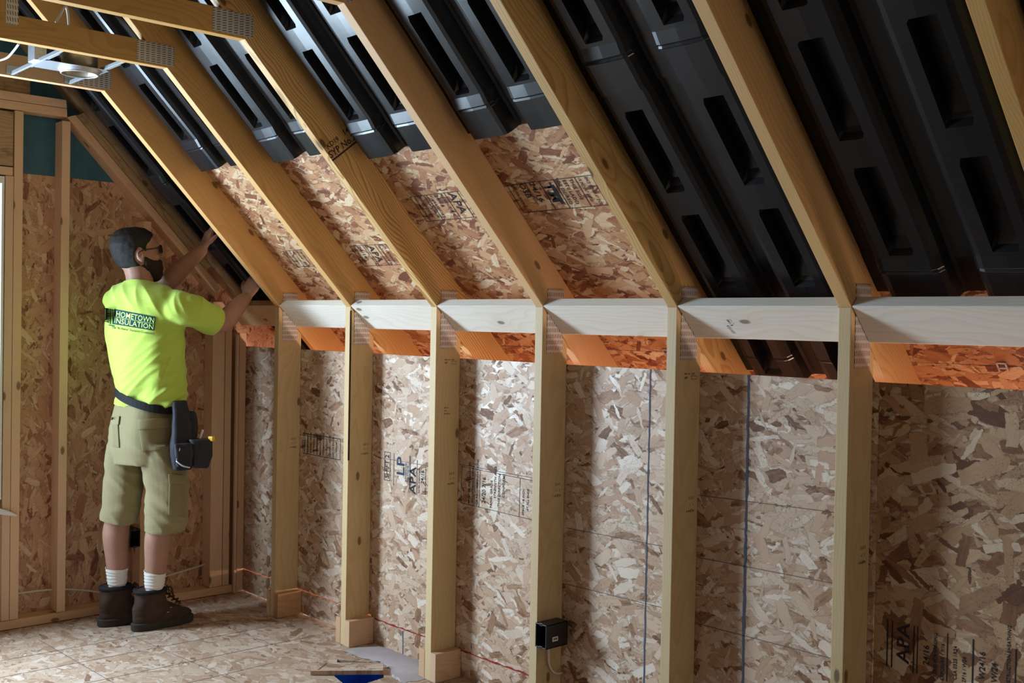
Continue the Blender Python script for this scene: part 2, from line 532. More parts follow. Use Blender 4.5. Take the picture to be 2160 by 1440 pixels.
# knee wall of strand board (two kinds of panel), with the open seam near the floor
OZ = 1.2907
wall = empty('wall_back', (0, PD, 0)); tag(wall, 'low knee wall of oriented strand board behind the posts', 'wall', kind='structure')
def wpanel(x0, x1, z0, z1, mat, flip=False):
    if flip:   # strands upright
        M = frame((x0, PD + .0055, z0), (0, 0, 1), (-1, 0, 0)) @ Matrix.Identity(4)
        b = prism_bm([(0, -(x1-x0)), (z1-z0, -(x1-x0)), (z1-z0, 0), (0, 0)], -.0055, .0055)
        return obj('board_panel', b, mat, wall, M)
    M = frame((x0, PD + .0055, z0), (1, 0, 0), (0, 0, 1))
    b = prism_bm([(0, 0), (x1-x0, 0), (x1-x0, z1-z0), (0, z1-z0)], -.0055, .0055)
    return obj('board_panel', b, mat, wall, M)
wpanel(GS, .93, .120, OZ, OSB_PALE)
wpanel(.93, 2.934, .108, OZ, OSB_PALE)
wpanel(2.937, 3.372, .108, OZ, OSB_PALE)
wpanel(3.374, 8.2, .108, OZ, OSB_BROWN)
wpanel(GS, .93, .006, .113, OSB_PALE)
wpanel(.93, 8.2, 0, .108, OSB_PALE)
wy = PD - .0002
N_W = (0, -1, 0)
for (p, q, w_, m) in [((2.532, wy, 0), (2.534, wy, OZ), .006, M_CHALK), ((2.936, wy, 0), (2.933, wy, OZ), .009, M_CHALK), ((1.172, wy, .0), (1.170, wy, .10), .007, M_CHALK)]:
    strip('chalk_line', p, q, w_, m, wall, N_W, jag=.5)
for (x0, z0, x1, z1) in [(2.15, .695, 2.62, .702), (2.15, .49, 2.7, .498), (2.75, .892, 3.33, .908), (2.75, .69, 3.33, .70), (2.75, .475, 3.33, .48), (.95, .83, 1.5, .832), (.3, .875, .9, .872), (1.53, .86, 2.1, .855)]:
    strip('pencil_line', (x0, wy, z0), (x1, wy, z1), .0022, M_PENCIL, wall, N_W)
for (x0, x1) in [(.96, 1.5), (1.55, 2.1), (2.16, 2.7), (2.76, 3.3)]:
    strip('red_chalk_line', (x0, wy, .108), (x1, wy, .109), .006, M_RED, wall, N_W, jag=.9)

# gable wall at the left: sheathing with the window opening
WY0, WY1, WZ0, WZ1 = -2.60, -1.091, .60, 2.055
gab = empty('wall_left', (GS, 0, 0)); tag(gab, 'gable end wall sheathed with oriented strand board', 'wall', kind='structure')
def gpanel(y0, y1, z0, z1, mat, name='board_panel'):
    # local x runs up, local y across; seen from +x
    M = frame((GS - .0055, y0, z0), (0, 0, 1), (0, 1, 0))
    b = prism_bm([(0, 0), (z1-z0, 0), (z1-z0, y1-y0), (0, y1-y0)], -.0055, .0055)
    return obj(name, b, mat, gab, M)
gpanel(WY1, .6, 0, 2.088, OSB_GABLE)
gpanel(YB-.3, WY0, 0, 2.088, OSB_GABLE)
gpanel(WY0, WY1, 0, WZ0, OSB_GABLE)
tag(gpanel(YB-.3, .6, 2.0885, 4.3, M_WRAP, 'house_wrap'), 'dark blue-green backing above the board')
gpanel(.6, 1.6, 0, 2.088, OSB_GABLE)

# window in the gable wall: frame and pane
win = empty('window_1', (GS, (WY0+WY1)/2, WZ0)); tag(win, 'bright window at the far left of the gable wall', 'window', kind='structure')
bm = bmesh.new()
for (c, s) in [((GX-.045, WY0+.02, (WZ0+WZ1)/2), (.10, .04, WZ1-WZ0)), ((GX-.043, WY1-.006, (WZ0+WZ1)/2), (.094, .012, WZ1-WZ0)), ((GX-.045, (WY0+WY1)/2, WZ0+.016), (.10, WY1-WY0, .032)), ((GX-.045, (WY0+WY1)/2, WZ1-.016), (.10, WY1-WY0, .032))]:
    add_box(bm, c, s, None, .002)
obj('window_frame', bm, M_WHITEP, win)
tg = NT('window_glass'); tg.b.inputs['Transmission Weight'].default_value = 1; tg.b.inputs['Roughness'].default_value = 0; tg.b.inputs['IOR'].default_value = 1.02
bm = bmesh.new(); add_box(bm, (GX-.08, (WY0+WY1)/2, (WZ0+WZ1)/2), (.004, WY1-WY0-.06, WZ1-WZ0-.06)); obj('pane', bm, tg.m, win)

# roof sheathing of this side
M = frame(slope_pt(GS, 0, RD), (1, 0, 0), DS)
roof = empty('ceiling', slope_pt(GS, 0, RD)); tag(roof, 'sloping roof deck of oriented strand board over the rafters', 'ceiling', kind='structure')
def rpanel(x0, x1, s0, s1, mat=OSB_ROOF):
    M = frame(slope_pt(x0, s0, RD + .006), (1, 0, 0), DS)
    b = prism_bm([(0, 0), (x1-x0, 0), (x1-x0, s1-s0), (0, s1-s0)], -.0055, .0055)
    return obj('board_panel', b, mat, roof, M)
rpanel(GS, 2.2, -1.72, -.352); rpanel(2.2, 8.2, -1.72, -.352)
rpanel(GS, 1.6, -.349, .868); rpanel(1.6, 8.2, -.349, .868)
rpanel(GS, 8.2, .871, 2.09); rpanel(GS, 8.2, 2.093, 3.9)
for xx, ss in [(3.622, -.351), (2.425, -.350)]:
    bm = bmesh.new()
    for dx in (-.012, .012): add_box(bm, (dx, 0, .003), (.005, .034, .004))
    add_box(bm, (0, .015, .003), (.026, .005, .004)); add_box(bm, (0, -.004, .003), (.026, .005, .004))
    tag(obj('panel_clip', bm, M_STEEL, None, frame(slope_pt(xx, ss, RD), (1, 0, 0), DS)), 'small bright metal panel clip on the roof deck seam, ' + ('far right below the beam' if xx > 3 else 'left of the fifth post'), 'clip', 'panel clips')

# rest of the room behind the camera: other slope, far walls
ry = -4.9
bm = bmesh.new(); add_box(bm, (4.0, YB-.006, .75), (8.6, .012, 1.5))
wb = obj('wall_front', bm, OSB_GABLE); tag(wb, 'knee wall on the other side of the attic room', 'wall', kind='structure')
yr = (-4.75)/2                     # ridge line
L2 = (yr - YB)/CA
M = frame((GS, YB, ZT), (1, 0, 0), (0, CA, SA))
b = prism_bm([(0, -.3), (8.6, -.3), (8.6, 3.9), (0, 3.9)], .14, .152)
rp = obj('ceiling', b, M_VENT, None, M); tag(rp, 'opposite roof slope of the attic room', 'ceiling', kind='structure')
bm = bmesh.new(); add_box(bm, (8.2, -2.2, 2.0), (.02, 6.0, 4.4))
tag(obj('wall_right', bm, OSB_GABLE), 'gable wall at the other end of the attic', 'wall', kind='structure')
# soffit floor behind the knee wall
bm = bmesh.new(); add_box(bm, (3.95, .60, -.01), (8.6, .92, .018))
tag(obj('trim_1', bm, OSB_ROOF), 'attic floor behind the knee wall', 'floor', kind='structure')
bm = bmesh.new(); add_box(bm, (3.95, 1.50, .10), (8.6, .02, .30))
tag(obj('trim_2', bm, W_RAFT), 'eave board behind the knee wall', 'trim', kind='structure')

# ------------------------------------------------------------------ lumber helpers
def board(name, mat, O, ldir, wdir, length, width, thick=T, parent=None, poly=None, bevel=.0015, label=None):
    """board with local x along its length, local y across its width, centred in thickness"""
    M = frame(O, ldir, wdir)
    P = poly or [(0, 0), (length, 0), (length, width), (0, width)]
    return obj(name, prism_bm(P, -thick/2, thick/2, bevel), mat, parent, M)


def plate(P, ldir, wdir, l, w, parent):
    M = frame(P, ldir, wdir)
    return obj('nail_plate', prism_bm([(-l/2, -w/2), (l/2, -w/2), (l/2, w/2), (-l/2, w/2)], -.0007, .0007), M_PLATE, parent, M)


# ------------------------------------------------------------------ roof trusses: rafter, knee-wall post, ceiling chord, nail plates
rafter_mat = {0: W_ROUGH, 1: W_WARM, 2: W_RAFT, 3: W_GRAIN, 4: W_WARM, 5: W_GRAIN2, 6: W_RAFT, 7: W_RAFT, 8: W_RAFT}
where = {1: 'nearest the gable wall, in front of the worker’s hands', 2: 'second from the gable wall, thin light edge on its post', 3: 'with bold swirling grain and a smudged stamp on its rafter', 4: 'bearing the black electrical box on its post', 5: 'fifth from the gable wall, bare roof board on its left, vents right', 6: 'rightmost with a full post in view', 7: 'with only its rafter crossing the top right corner'}
trusses = {}
for k in range(1, 9):
    xc = XL(k) + T/2
    t = empty('roof_truss', (xc, 0, 0), 'timber roof truss ' + where.get(k, 'beyond the right edge of the view'), 'roof truss', 'roof trusses along the knee wall')
    trusses[k] = t
    # rafter
    Or = slope_pt(xc, 0, 0)
    bow = {4: .004, 5: -.004}.get(k, 0)
    board('rafter', rafter_mat[k], Or, DS, NS, 0, 0, T, t, [(-1.62, 0), (3.75, 0), (3.75, RD), (-1.62, RD)])
    # post, its head cut to the slope of the rafter
    board('post', W_POST, (xc, 0, 0), (0, 0, 1), (0, 1, 0), 0, 0, T, t, [(0, 0), (ZT-.002, 0), (ZT-.002-PD*SA/CA, PD-.001), (0, PD-.001)])
    # ceiling chord
    zj = 2.397; s_ = (zj-ZT)/SA; yj = -CA*s_
    board('ceiling_chord', W_RAFT if k != 1 else W_WARM, (xc, yj, zj), (0, -1, 0), (0, 0, 1), 0, 0, T, t, [(-.0+.0, 0), (-yj*0 + (yj-YB) + yj*0 - abs(yj)+.0, 0), ((yj-YB)-abs(yj), .089), (.089*CA/SA*1.0, .089)])
    # nail plates on the side seen
    xs = XR(k) + .0009
    plate((xs, .062, 1.447), (0, 0, 1), (0, 1, 0), .232, .080, t)
    plate((xs, -.905, 2.443), (0, -1, 0), (0, 0, 1), .150, .078, t)
    if k in (1, 2, 3):
        # web rising from the chord
        if k == 2:
            board('web', W_RAFT, (xc, -1.50, 2.486), (0, 0, 1), (0, 1, 0), .95, .089, T, t)
            plate((xs, -1.43, 2.50), (0, 0, 1), (0, 1, 0), .10, .042, t)

bm = bmesh.new(); add_box(bm, (XR(2)-.0015, .0035, 1.15), (.0045, .0075, .66), None, .001)
tag(obj('bark_edge', bm, plain('bark', (.05, .03, .02), .9, .1, 0, 60, .5), trusses[2]), 'dark strip of bark on the corner of the post')
# little grade stamps pencilled / printed on posts
FONTS = {}
def text_mesh(txt, size, align='LEFT'):
    cu = bpy.data.curves.new('t', 'FONT'); cu.body = txt; cu.size = size; cu.align_x = align; cu.resolution_u = 2; cu.offset = size*(.014 if size < .5 else .004)
    o = bpy.data.objects.new('t', cu); COL.objects.link(o)
    dg = bpy.context.evaluated_depsgraph_get()
    me = bpy.data.meshes.new_from_object(o.evaluated_get(dg))
    bpy.data.objects.remove(o); bpy.data.curves.remove(cu)
    return me


def stamp(name, O, X, Y, items, mat, parent, wear=0):
    """printed matter on a surface: items are ('t', x, y, size, text) or ('r', x0, y0, x1, y1) filled bars"""
    X, Y = Vector(X).normalized(), Vector(Y).normalized()
    bm = bmesh.new()
    for it in items:
        if it[0] == 't':
            me = text_mesh(it[4], it[3])
            me.transform(Matrix.Translation((it[1], it[2], 0)) @ (Matrix.Diagonal((it[5], 1, 1, 1)) if len(it) > 5 else Matrix.Identity(4)))
            bm.from_mesh(me); bpy.data.meshes.remove(me)
        else:
            _, x0, y0, x1, y1 = it
            vs = [bm.verts.new(p) for p in ((x0, y0, 0), (x1, y0, 0), (x1, y1, 0), (x0, y1, 0))]
            bm.faces.new(vs)
    M = frame(O, X, Y)
    return obj(name, bm, mat, parent, M)


def box_lines(x0, y0, x1, y1, w=.002):
    return [('r', x0, y0, x1, y0+w), ('r', x0, y1-w, x1, y1), ('r', x0, y0, x0+w, y1), ('r', x1-w, y0, x1, y1)]


for k in range(1, 7):
    xs = XR(k) + .0006
    it = [('t', 0, 0, .012, '1-4 87N'), ('t', .016, .020, .010, 'C   T'), ('t', .012, .042, .012, '2-2-2')]
    stamp('stamp', (xs, .066, .78 + .03*((k*7) % 3)), (0, 1, 0), (0, 0, 1), it, M_INK, trusses[k])
    if k in (3, 5):
        stamp('stamp', (xs, .045, 1.27), (0, 1, 0), (0, 0, 1), [('t', 0, .014, .007, 'MILL 103   S-DRY'), ('t', 0, 0, .010, 'SPF')] + box_lines(.034, -.002, .062, .010, .0012), M_INK, trusses[k])
    if k == 3:
        stamp('stamp', (xs, .045, 1.07), (0, 1, 0), (0, 0, 1), [('t', 0, .020, .008, '2402 8'), ('t', 0, .008, .008, '14-S'), ('t', 0, -.004, .007, 'DRY STUD')], M_INK, trusses[k])
# smudged mill stamp across the third rafter
stamp('stamp', (XR(3)+.0007, -.505, 2.028), (0, .78, .62), (0, -.62, .78), [('t', 0, 0, .036, 'SYP No.2'), ('t', .01, .034, .026, 'KD19'), ('r', 0, -.012, .15, -.006), ('t', .10, .036, .030, '14')], M_INK, trusses[3])

# ------------------------------------------------------------------ blocks nailed at the foot of the posts
blk_lab = {1: ('at the left of the foot of the first post', 'at the right of the foot of the first post'), 2: ('at the left of the foot of the second post', 'with two knots at the right of the foot of the second post'), 3: ('at the left of the foot of the third post', 'right of the foot of the third post, cut by the lower edge'), 4: ('left of the fourth post, below view', 'right of the fourth post, below view')}
for k in (1, 2, 3):
    for side in (0, 1):
        if k == 1 and side == 0: h = .112
        else: h = .114
        x = XL(k) - T/2 - .0015 if side == 0 else XR(k) + T/2 + .0015
        y0 = .0 if side == 0 else -.006
        o = board('wood_block', W_CUT, (x, y0, 0.001), (0, 1, 0), (0, 0, 1), PD-y0-.002, h, T-.002, None, None, .0015)
        tag(o, 'short pine block ' + blk_lab[k][side], 'block', 'blocks at the feet of the posts')

# ------------------------------------------------------------------ blocking boards between the trusses, flush with the rafters
bl = {0: 'dim tan blocking board between the gable wall and the first post', 1: 'pale blocking board between the first and second posts', 2: 'pale blocking board between the second and third posts', 3: 'pale blocking board between the third and fourth posts', 4: 'pale blocking board with dark smears between the fourth and fifth posts', 5: 'pale blocking board with stamped print between the fifth and sixth posts', 6: 'greyish blocking board right of the sixth post, running out of view'}
for k in range(0, 8):
    x0 = XR(k)+.0025 if k else GX+.002
    x1 = XL(k+1)-.001
    Lb = x1-x0
    O = slope_pt(x0, -.137, .019+.0005)
    o = board('blocking_board', W_BLOCK if k else W_WARM, O, (1, 0, 0), DS, Lb, .139, T, None, [(0, 0), (Lb, 0), (Lb, .139), (0, .139)], .002)
    tag(o, bl.get(k, 'pale blocking board beyond the right edge'), 'board', 'blocking boards along the top of the knee wall')
    if k == 5:
        stamp('stamp', slope_pt(x0+.16, -.055, -.0008), (.25, -CA*-.97, -SA*.97), (.97, 0, .1), [('t', 0, 0, .012, '001 8'), ('t', 0, .014, .012, 'S-P-F'), ('t', .02, -.016, .012, 'KD-HT')], M_INK, o)

# ------------------------------------------------------------------ printing on the strand board
def lines_block(x, y, n, dy, size, pool, xs=1.0):
    return [('t', x, y - i*dy, size, pool[i % len(pool)], xs) for i in range(n)]
UPZ, LEFT = (0, 0, 1), (-1, 0, 0)
# text reads upwards: X axis of the print points up, Y axis points left
def wall_stamp(x, z, items, mat, parent=wall, tilt=0, k=1.0):
    items = [(i[0], i[1]*k, i[2], i[3], i[4], (i[5] if len(i) > 5 else 1)*k) if i[0] == 't' else (i[0], i[1]*k, i[2], i[3]*k, i[4]) for i in items]
    X = Vector((math.sin(tilt), 0, math.cos(tilt))); Y = Vector((-math.cos(tilt), 0, math.sin(tilt)))
    return stamp('stamp', (x, PD - .0008, z), X, Y, items, mat, parent)
POOL = ['PERFORMANCE RATED', 'THIS SIDE DOWN', 'EXPOSURE 1  PRP-108', 'SIZED FOR SPACING', '7/16 CATEGORY', 'MILL 438 HUD-UM-40']
# bay 1-2: dense block
wall_stamp(.335, .785, box_lines(0, -.33, .10, 0, .003) + lines_block(.006, -.022, 11, .028, .017, POOL, .62) + [('r', 0, -.045, .1, -.042), ('r', 0, -.13, .1, -.127)], M_INK)
# bay 2-3: SHIFT 2 / LP / APA / 24/16
wall_stamp(1.015, .735, box_lines(0, -.043, .158, .002, .003) + [('t', .012, -.033, .042, 'SHIFT 2', .95)], M_INK, k=.80)
wall_stamp(1.098, .72, [('t', .055, -.062, .078, 'LP', 1.25), ('t', .03, -.078, .014, 'FLAKEBREAKER'), ('t', .03, -.092, .014, 'OSB STRAND'), ('r', 0, -.101, .165, -.098), ('r', 0, -.107, .165, -.104), ('r', 0, .012, .165, .015)], M_INK_BLUE, k=.85)
wall_stamp(1.195, .70, [('t', .0, -.048, .062, 'APA', 1.2), ('r', 0, -.058, .175, -.055), ('t', .01, -.076, .014, 'RATED SHEATHING'), ('t', .06, -.104, .030, '24/16'), ('t', .01, -.120, .014, 'SIZED FOR SPACING'), ('t', .0, -.145, .020, 'EXPOSURE 1'), ('t', 0, -.165, .012, '000   PS 2-10 SHEATHING')], M_INK, k=.85)
# bay 3-4: boxed panel of small print
wall_stamp(1.545, .705, box_lines(0, -.44, .150, 0, .002) + [('r', 0, -.085, .15, -.083), ('r', 0, -.115, .15, -.113)] + [('t', .006, -.055, .016, 'MUST BE INSTALLED IN'), ('t', .012, -.078, .016, 'ACCEPTANCE WITH'), ('t', .004, -.104, .016, 'ICB RECOMMENDATIONS'), ('t', .020, -.150, .030, '24/20 7/16', .8), ('t', .008, -.190, .017, 'PANEL GRADE'), ('t', .05, -.212, .017, 'STRENGTH AXIS'), ('t', .02, -.236, .017, 'THIS DIRECTION'), ('t', .06, -.262, .017, 'CONFORMS')] + [('r', 0, -.35, .15, -.348), ('t', .01, -.375, .014, 'SPACE 1/8 INCH'), ('t', .03, -.40, .014, 'AT ALL ENDS')], M_INK, tilt=.02)
# lower right
wall_stamp(3.43, .50, [('r', 0, .012, .13, .016), ('r', 0, -.002, .13, .002), ('t', .02, -.050, .052, 'APA', 1.15), ('r', 0, -.066, .13, -.062), ('r', 0, -.076, .13, -.073), ('t', .03, -.108, .024, '24/16'), ('t', .005, -.130, .013, 'SIZED FOR SPACING'), ('t', .0, -.150, .013, 'EXPOSURE 1 7/16'), ('r', 0, -.16, .13, -.157), ('t', .01, -.185, .014, 'CSA 0325 1R24'), ('t', .01, -.21, .014, '2F16 / W24'), ('r', 0, -.23, .13, -.226), ('t', .03, -.26, .022, 'W24/16'), ('t', .03, -.292, .022, 'W/24'), ('t', .01, -.325, .013, 'CONSTRUCTION SHEATHING'), ('r', 0, -.34, .13, -.337)], M_INK)
wall_stamp(3.80, .50, lines_block(.006, -.02, 10, .022, .014, POOL, .7) + [('r', 0, -.005, .13, .0), ('r', 0, -.09, .13, -.086)], M_INK)
# prints on the roof deck, reading down the slope
def roof_stamp(x, s, items, mat=M_INK):
    stamp('stamp', slope_pt(x, s, RD - .0008), -DS, (1, 0, 0), [(i if i[0] != 't' else i) for i in items], mat, roof)
def flipy(items):
    return items
RP = ['SPACE 1/8 INCH AT ENDS', 'ESTE LADO PARA', 'THIS SIDE DOWN', 'DE CARA ABAJO', '1/8 INCH AT EDGES', 'PANEL MAY BE']
roof_stamp(2.20, .435, box_lines(0, -.05, .122, .35, .0025) + [('t', .004, .315, .018, RP[0], .55), ('t', .004, .285, .018, RP[4], .62), ('r', 0, .272, .122, .275), ('t', .006, .245, .020, 'THIS SIDE', 1), ('t', .006, .215, .020, 'ESTE LADO', 1), ('t', .006, .187, .020, 'DE DORSO', 1), ('r', 0, .176, .122, .179), ('t', .01, .118, .055, 'TM', 1.1), ('r', .02, .150, .10, .166), ('r', 0, .108, .122, .111), ('t', .0, .06, .034, '24/16', 1.1), ('t', 0, .035, .016, POOL[0], .55), ('t', 0, .01, .034, 'OSB'), ('t', 0, -.03, .018, POOL[3], .6)])
roof_stamp(1.60, .435, box_lines(0, 0, .122, .34, .0025) + [('t', .004, .02, .018, POOL[0], .6), ('t', .004, .05, .018, POOL[1], .7), ('t', .004, .08, .018, POOL[2], .6), ('r', 0, .10, .122, .103), ('t', .004, .115, .018, POOL[4], .8), ('t', .004, .145, .026, '24/16'), ('t', .004, .18, .018, POOL[5], .6), ('r', 0, .205, .122, .208), ('t', .004, .225, .055, 'APA', .95), ('r', 0, .28, .122, .283), ('t', .0, .295, .018, POOL[3], .62)])
roof_stamp(.98, .222, box_lines(0, 0, .115, .33, .0025) + [('t', .004, .02, .018, POOL[1], .7), ('t', .004, .05, .030, '24/16'), ('t', .004, .09, .018, POOL[2], .6), ('r', 0, .11, .115, .113), ('t', .004, .125, .055, 'APA', .9), ('r', 0, .182, .115, .185), ('t', .004, .20, .018, POOL[0], .6), ('t', .004, .23, .018, POOL[4], .8), ('t', .004, .262, .04, 'LP')])
roof_stamp(.42, .222, box_lines(0, 0, .10, .20, .0025) + lines_block(.004, .17, 6, .03, .018, POOL, .6))

# ------------------------------------------------------------------ black rafter vents
PROF = [(0, .006), (.030, .006), (.046, .010), (.060, .040), (.070, .050), (.085, .054), (.155, .056), (.218, .054), (.232, .050), (.244, .038), (.252, .012), (.262, .007), (.310, .007), (.320, .012), (.328, .038), (.340, .050), (.354, .054), (.420, .056), (.487, .054), (.502, .050), (.512, .040), (.526, .010), (.541, .006), (.569, .006)]
def make_vent(x0, s0, s1, wid, pocket_s, label, lift=0.0):
    sc = wid/.569
    us = sorted(set([round(u*sc, 4) for u, _ in PROF] + [round(c+d, 4) for c in (.150*sc, .425*sc) for d in (-.036, -.028, .028, .036)]))
    ss = sorted(set([s0, s1, s0+.02, s0+.1, s0+.106, s0+.112, s0+.118] + [round(p+d, 4) for p in pocket_s for d in (0, .012, .235, .27, .29)] + [s0 + i*(s1-s0)/24 for i in range(25)]))
    ss = [s for s in ss if s0-1e-6 <= s <= s1+1e-6]
    def h(u, s):
        uu = u/sc
        d = np.interp(uu, [p[0] for p in PROF], [p[1] for p in PROF])
        # pockets sunk into both pans
        for c in (.150*sc, .425*sc):
            if abs(u-c) <= .0361:
                ku = 1 if abs(u-c) <= .0285 else 0
                for p in pocket_s:
                    if p - 1e-6 <= s <= p + .29:
                        ks = np.interp(s, [p, p+.012, p+.055, p+.27, p+.29], [0, .35, 1, 1, 0])
                        d = d*(1-ku*ks) + .008*ku*ks
        # overlapping lip and two fine ribs near the lower end
        if abs(s-(s0+.106)) < .001 and d > .03: d += .0035
        if abs(s-(s0+.118)) < .001 and d > .03: d += .0035
        d += .0022*noise.noise(Vector((x0*3+u*6, s*3, 1.7))) + (.003 if s < s0+.15 else 0)
        return d + lift
    bm = bmesh.new(); grid = []
    for s in ss:
        grid.append([bm.verts.new(slope_pt(x0+u, s, RD - max(.0025, h(u, s)))) for u in us])
    for i in range(len(ss)-1):
        for j in range(len(us)-1):
            bm.faces.new((grid[i][j], grid[i][j+1], grid[i+1][j+1], grid[i+1][j]))
    me = bm_mesh(bm, 'rafter_vent')
    me.polygons.foreach_set('use_smooth', [False]*len(me.polygons))
    o = link('rafter_vent', me, M_VENT)
    md = o.modifiers.new('b', 'SOLIDIFY'); md.thickness = .0012; md.offset = 0
    return tag(o, label, 'rafter vent', 'black plastic vents between the rafters')

def pockets(s0, s1, first):
    out = []; p = s0 + first
    while p + .29 < s1: out.append(p); p += .375
    return out
bays = {0: (GX+.02, XL(1)-.002, [(-.62, .62), (.60, 1.84), (1.82, 3.0)], 'between the gable wall and the first rafter'),
        1: (None, None, [(.735, 1.97), (1.95, 3.1)], 'between the first and second rafters'),
        2: (None, None, [(.712, 1.95), (1.93, 3.1)], 'between the second and third rafters'),
        3: (None, None, [(.655, 1.90), (1.88, 3.1)], 'between the third and fourth rafters'),
        4: (None, None, [(.660, 1.90), (1.88, 3.1)], 'between the fourth and fifth rafters'),
        5: (None, None, [(-.41, .745), (.725, 1.95), (1.93, 3.1)], 'between the fifth and sixth rafters'),
        6: (None, None, [(-.06, 1.17), (1.15, 2.4)], 'between the sixth and seventh rafters'),
        7: (None, None, [(-.06, 1.17), (1.15, 2.4)], 'right of the seventh rafter')}
for k, (x0, x1, sheets, lab) in bays.items():
    x0 = XR(k)+.0015 if x0 is None else x0
    x1 = XL(k+1)-.0015 if x1 is None else x1
    for i, (a, b) in enumerate(sheets):
        pos = '' if len(sheets) == 1 else (', lowest sheet' if i == 0 else ', second sheet up' if i == 1 else ', topmost sheet')
        make_vent(x0, a, b, x1-x0, pockets(a, b, .165 if k != 5 or i else .41-.0-.375+.0), 'ribbed black plastic rafter vent ' + lab + pos, .002*(i % 2))

# ------------------------------------------------------------------ gable wall framing
def gstud(y0, z0, z1, mat, label, w=T, depth=.089, poly=None, name='wall_stud'):
    O = (GX - depth, y0 + w/2, z0)
    o = board(name, mat, O, (0, 0, 1), (1, 0, 0), z1-z0, depth, w)
    return tag(o, label, 'stud', 'studs of the gable wall')
slz = lambda y: ZT - y*SA/CA          # height of the rafter line at y
gstud(-1.086, .045, 2.06, W_GABLE, 'jack stud beside the bright window at the left edge', .035)
gstud(-1.049, .045, 2.357, W_GABLE, 'full height stud right beside the window jack stud')
gstud(-.838, .045, 2.340, W_GABLE, 'lone stud left of the worker, under the bend of the top plate')
gstud(-.440, .045, 1.905, W_GABLE, 'stud behind the worker’s head and legs, carrying the small black box')
gstud(-.066, .045, 1.52, W_GABLE, 'stud right of the worker’s tool pouch', .068)
gstud(.006, .045, 1.44, W_GABLE, 'stud one in from the corner of the knee wall', .036)
gstud(.086, .001, 1.36, W_GABLE, 'corner stud against the knee wall board', .038)
# trimmer that stands just proud of the corner, its lit foot on the floor
o = board('wall_stud', W_GABLE, (GX+.012, .060, .003), (0, 0, 1), (0, 1, 0), 1.35, .012, .020)
tag(o, 'thin strip of lumber in the corner with a brightly lit foot', 'stud', 'studs of the gable wall')
# bottom plate, header, sill, top plates
o = board('bottom_plate', W_GABLE, (GX-.089, YB, .001), (0, 1, 0), (0, 0, 1), -.005-YB, .040, .0, None, None) if False else None
def member(name, O, ldir, wdir, L, Wd, Th, mat, label, cat, poly=None):
    o = board(name, mat, O, ldir, wdir, L, Wd, Th, None, poly)
    return tag(o, label, cat)
member('bottom_plate', (GX-.0445, YB, .003), (0, 1, 0), (0, 0, 1), .06-YB, .040, .089, W_GABLE, 'bottom plate lying on the floor under the gable wall studs', 'plate')
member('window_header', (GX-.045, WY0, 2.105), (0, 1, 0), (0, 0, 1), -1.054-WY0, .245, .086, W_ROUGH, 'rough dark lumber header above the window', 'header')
member('header_plate', (GX-.045, WY0, 2.062), (0, 1, 0), (0, 0, 1), -1.054-WY0, .038, .086, W_GABLE, 'flat plate under the rough window header', 'plate')
member('window_sill_plate', (GX-.045, WY0, WZ0-.042), (0, 1, 0), (0, 0, 1), -1.104-WY0, .038, .086, W_GABLE, 'rough sill under the gable window', 'plate')
yb = -.815; zb = 2.36
sb = (zb-ZT)/SA
member('top_plate', (GX-.0445, YB+.9, zb), (0, 1, 0), (0, 0, 1), 0, 0, .087, W_GABLE, 'lower level top plate of the gable wall', 'plate', [(0, 0), (yb-(YB+.9), 0), (yb-.002-(YB+.9), .038), (0, .038)])
member('top_plate', (GX-.0445, YB+.9, zb+.040), (0, 1, 0), (0, 0, 1), 0, 0, .087, W_GABLE, 'upper level top plate lying on the gable wall', 'plate', [(0, 0), (yb-.002-(YB+.9), 0), (yb-.006-(YB+.9), .038), (0, .038)])
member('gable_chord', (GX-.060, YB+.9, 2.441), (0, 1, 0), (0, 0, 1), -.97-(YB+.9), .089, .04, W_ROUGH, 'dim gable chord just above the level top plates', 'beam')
# sloping double plates; rafter line passes just above them
O1 = Vector((GX-.0445, yb, zb))
dn = Vector((0, CA, -SA)); nn = Vector((0, SA, CA))
member('sloping_plate', O1 + nn*.000, dn, nn, 0, 0, .087, W_GABLE, 'lower sloping top plate of the gable wall, above the worker’s arm', 'plate', [(.0, 0), (1.10, 0), (1.10, .038), (.016, .038)])
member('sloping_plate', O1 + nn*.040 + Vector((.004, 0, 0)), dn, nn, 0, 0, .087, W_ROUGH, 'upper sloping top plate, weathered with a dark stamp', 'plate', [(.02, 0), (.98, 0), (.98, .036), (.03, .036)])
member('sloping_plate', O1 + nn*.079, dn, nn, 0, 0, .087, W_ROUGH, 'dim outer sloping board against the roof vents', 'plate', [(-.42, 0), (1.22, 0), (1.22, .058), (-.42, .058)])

# ------------------------------------------------------------------ the worker
def skin_mat():
    t = NT('skin')
    f = t.noise(t.objco(), 14, 4, .6)
    c = t.mixc(f, (.30, .155, .11, 1), (.42, .235, .17, 1))
    t.b.inputs['Subsurface Weight'].default_value = .08
    t.b.inputs['Subsurface Radius'].default_value = (.01, .004, .002)
    t.bump(t.noise(t.objco(), 220, 2), .0005, .3)
    return t.fin(c, .5, .35)


def cloth_mat(name, color, fine=900, rough=.85, seed=0):
    t = NT(name)
    f = t.noise(t.objco(), 9, 3, .6)
    c = t.mixc(f, (*[x*.9 for x in color], 1), (*color, 1))
    o = t.sep(t.objco())
    wv = t.noise(t.vmath('MULTIPLY', t.objco(), (18, 18, 60)), 1, 2, .5, .6)
    t.bump(t.math('ADD', wv, t.math('MULTIPLY', t.noise(t.objco(), fine, 1), .15)), .004, .35)
    t.b.inputs['Sheen Weight'].default_value = .15
    return t.fin(c, rough, .15)


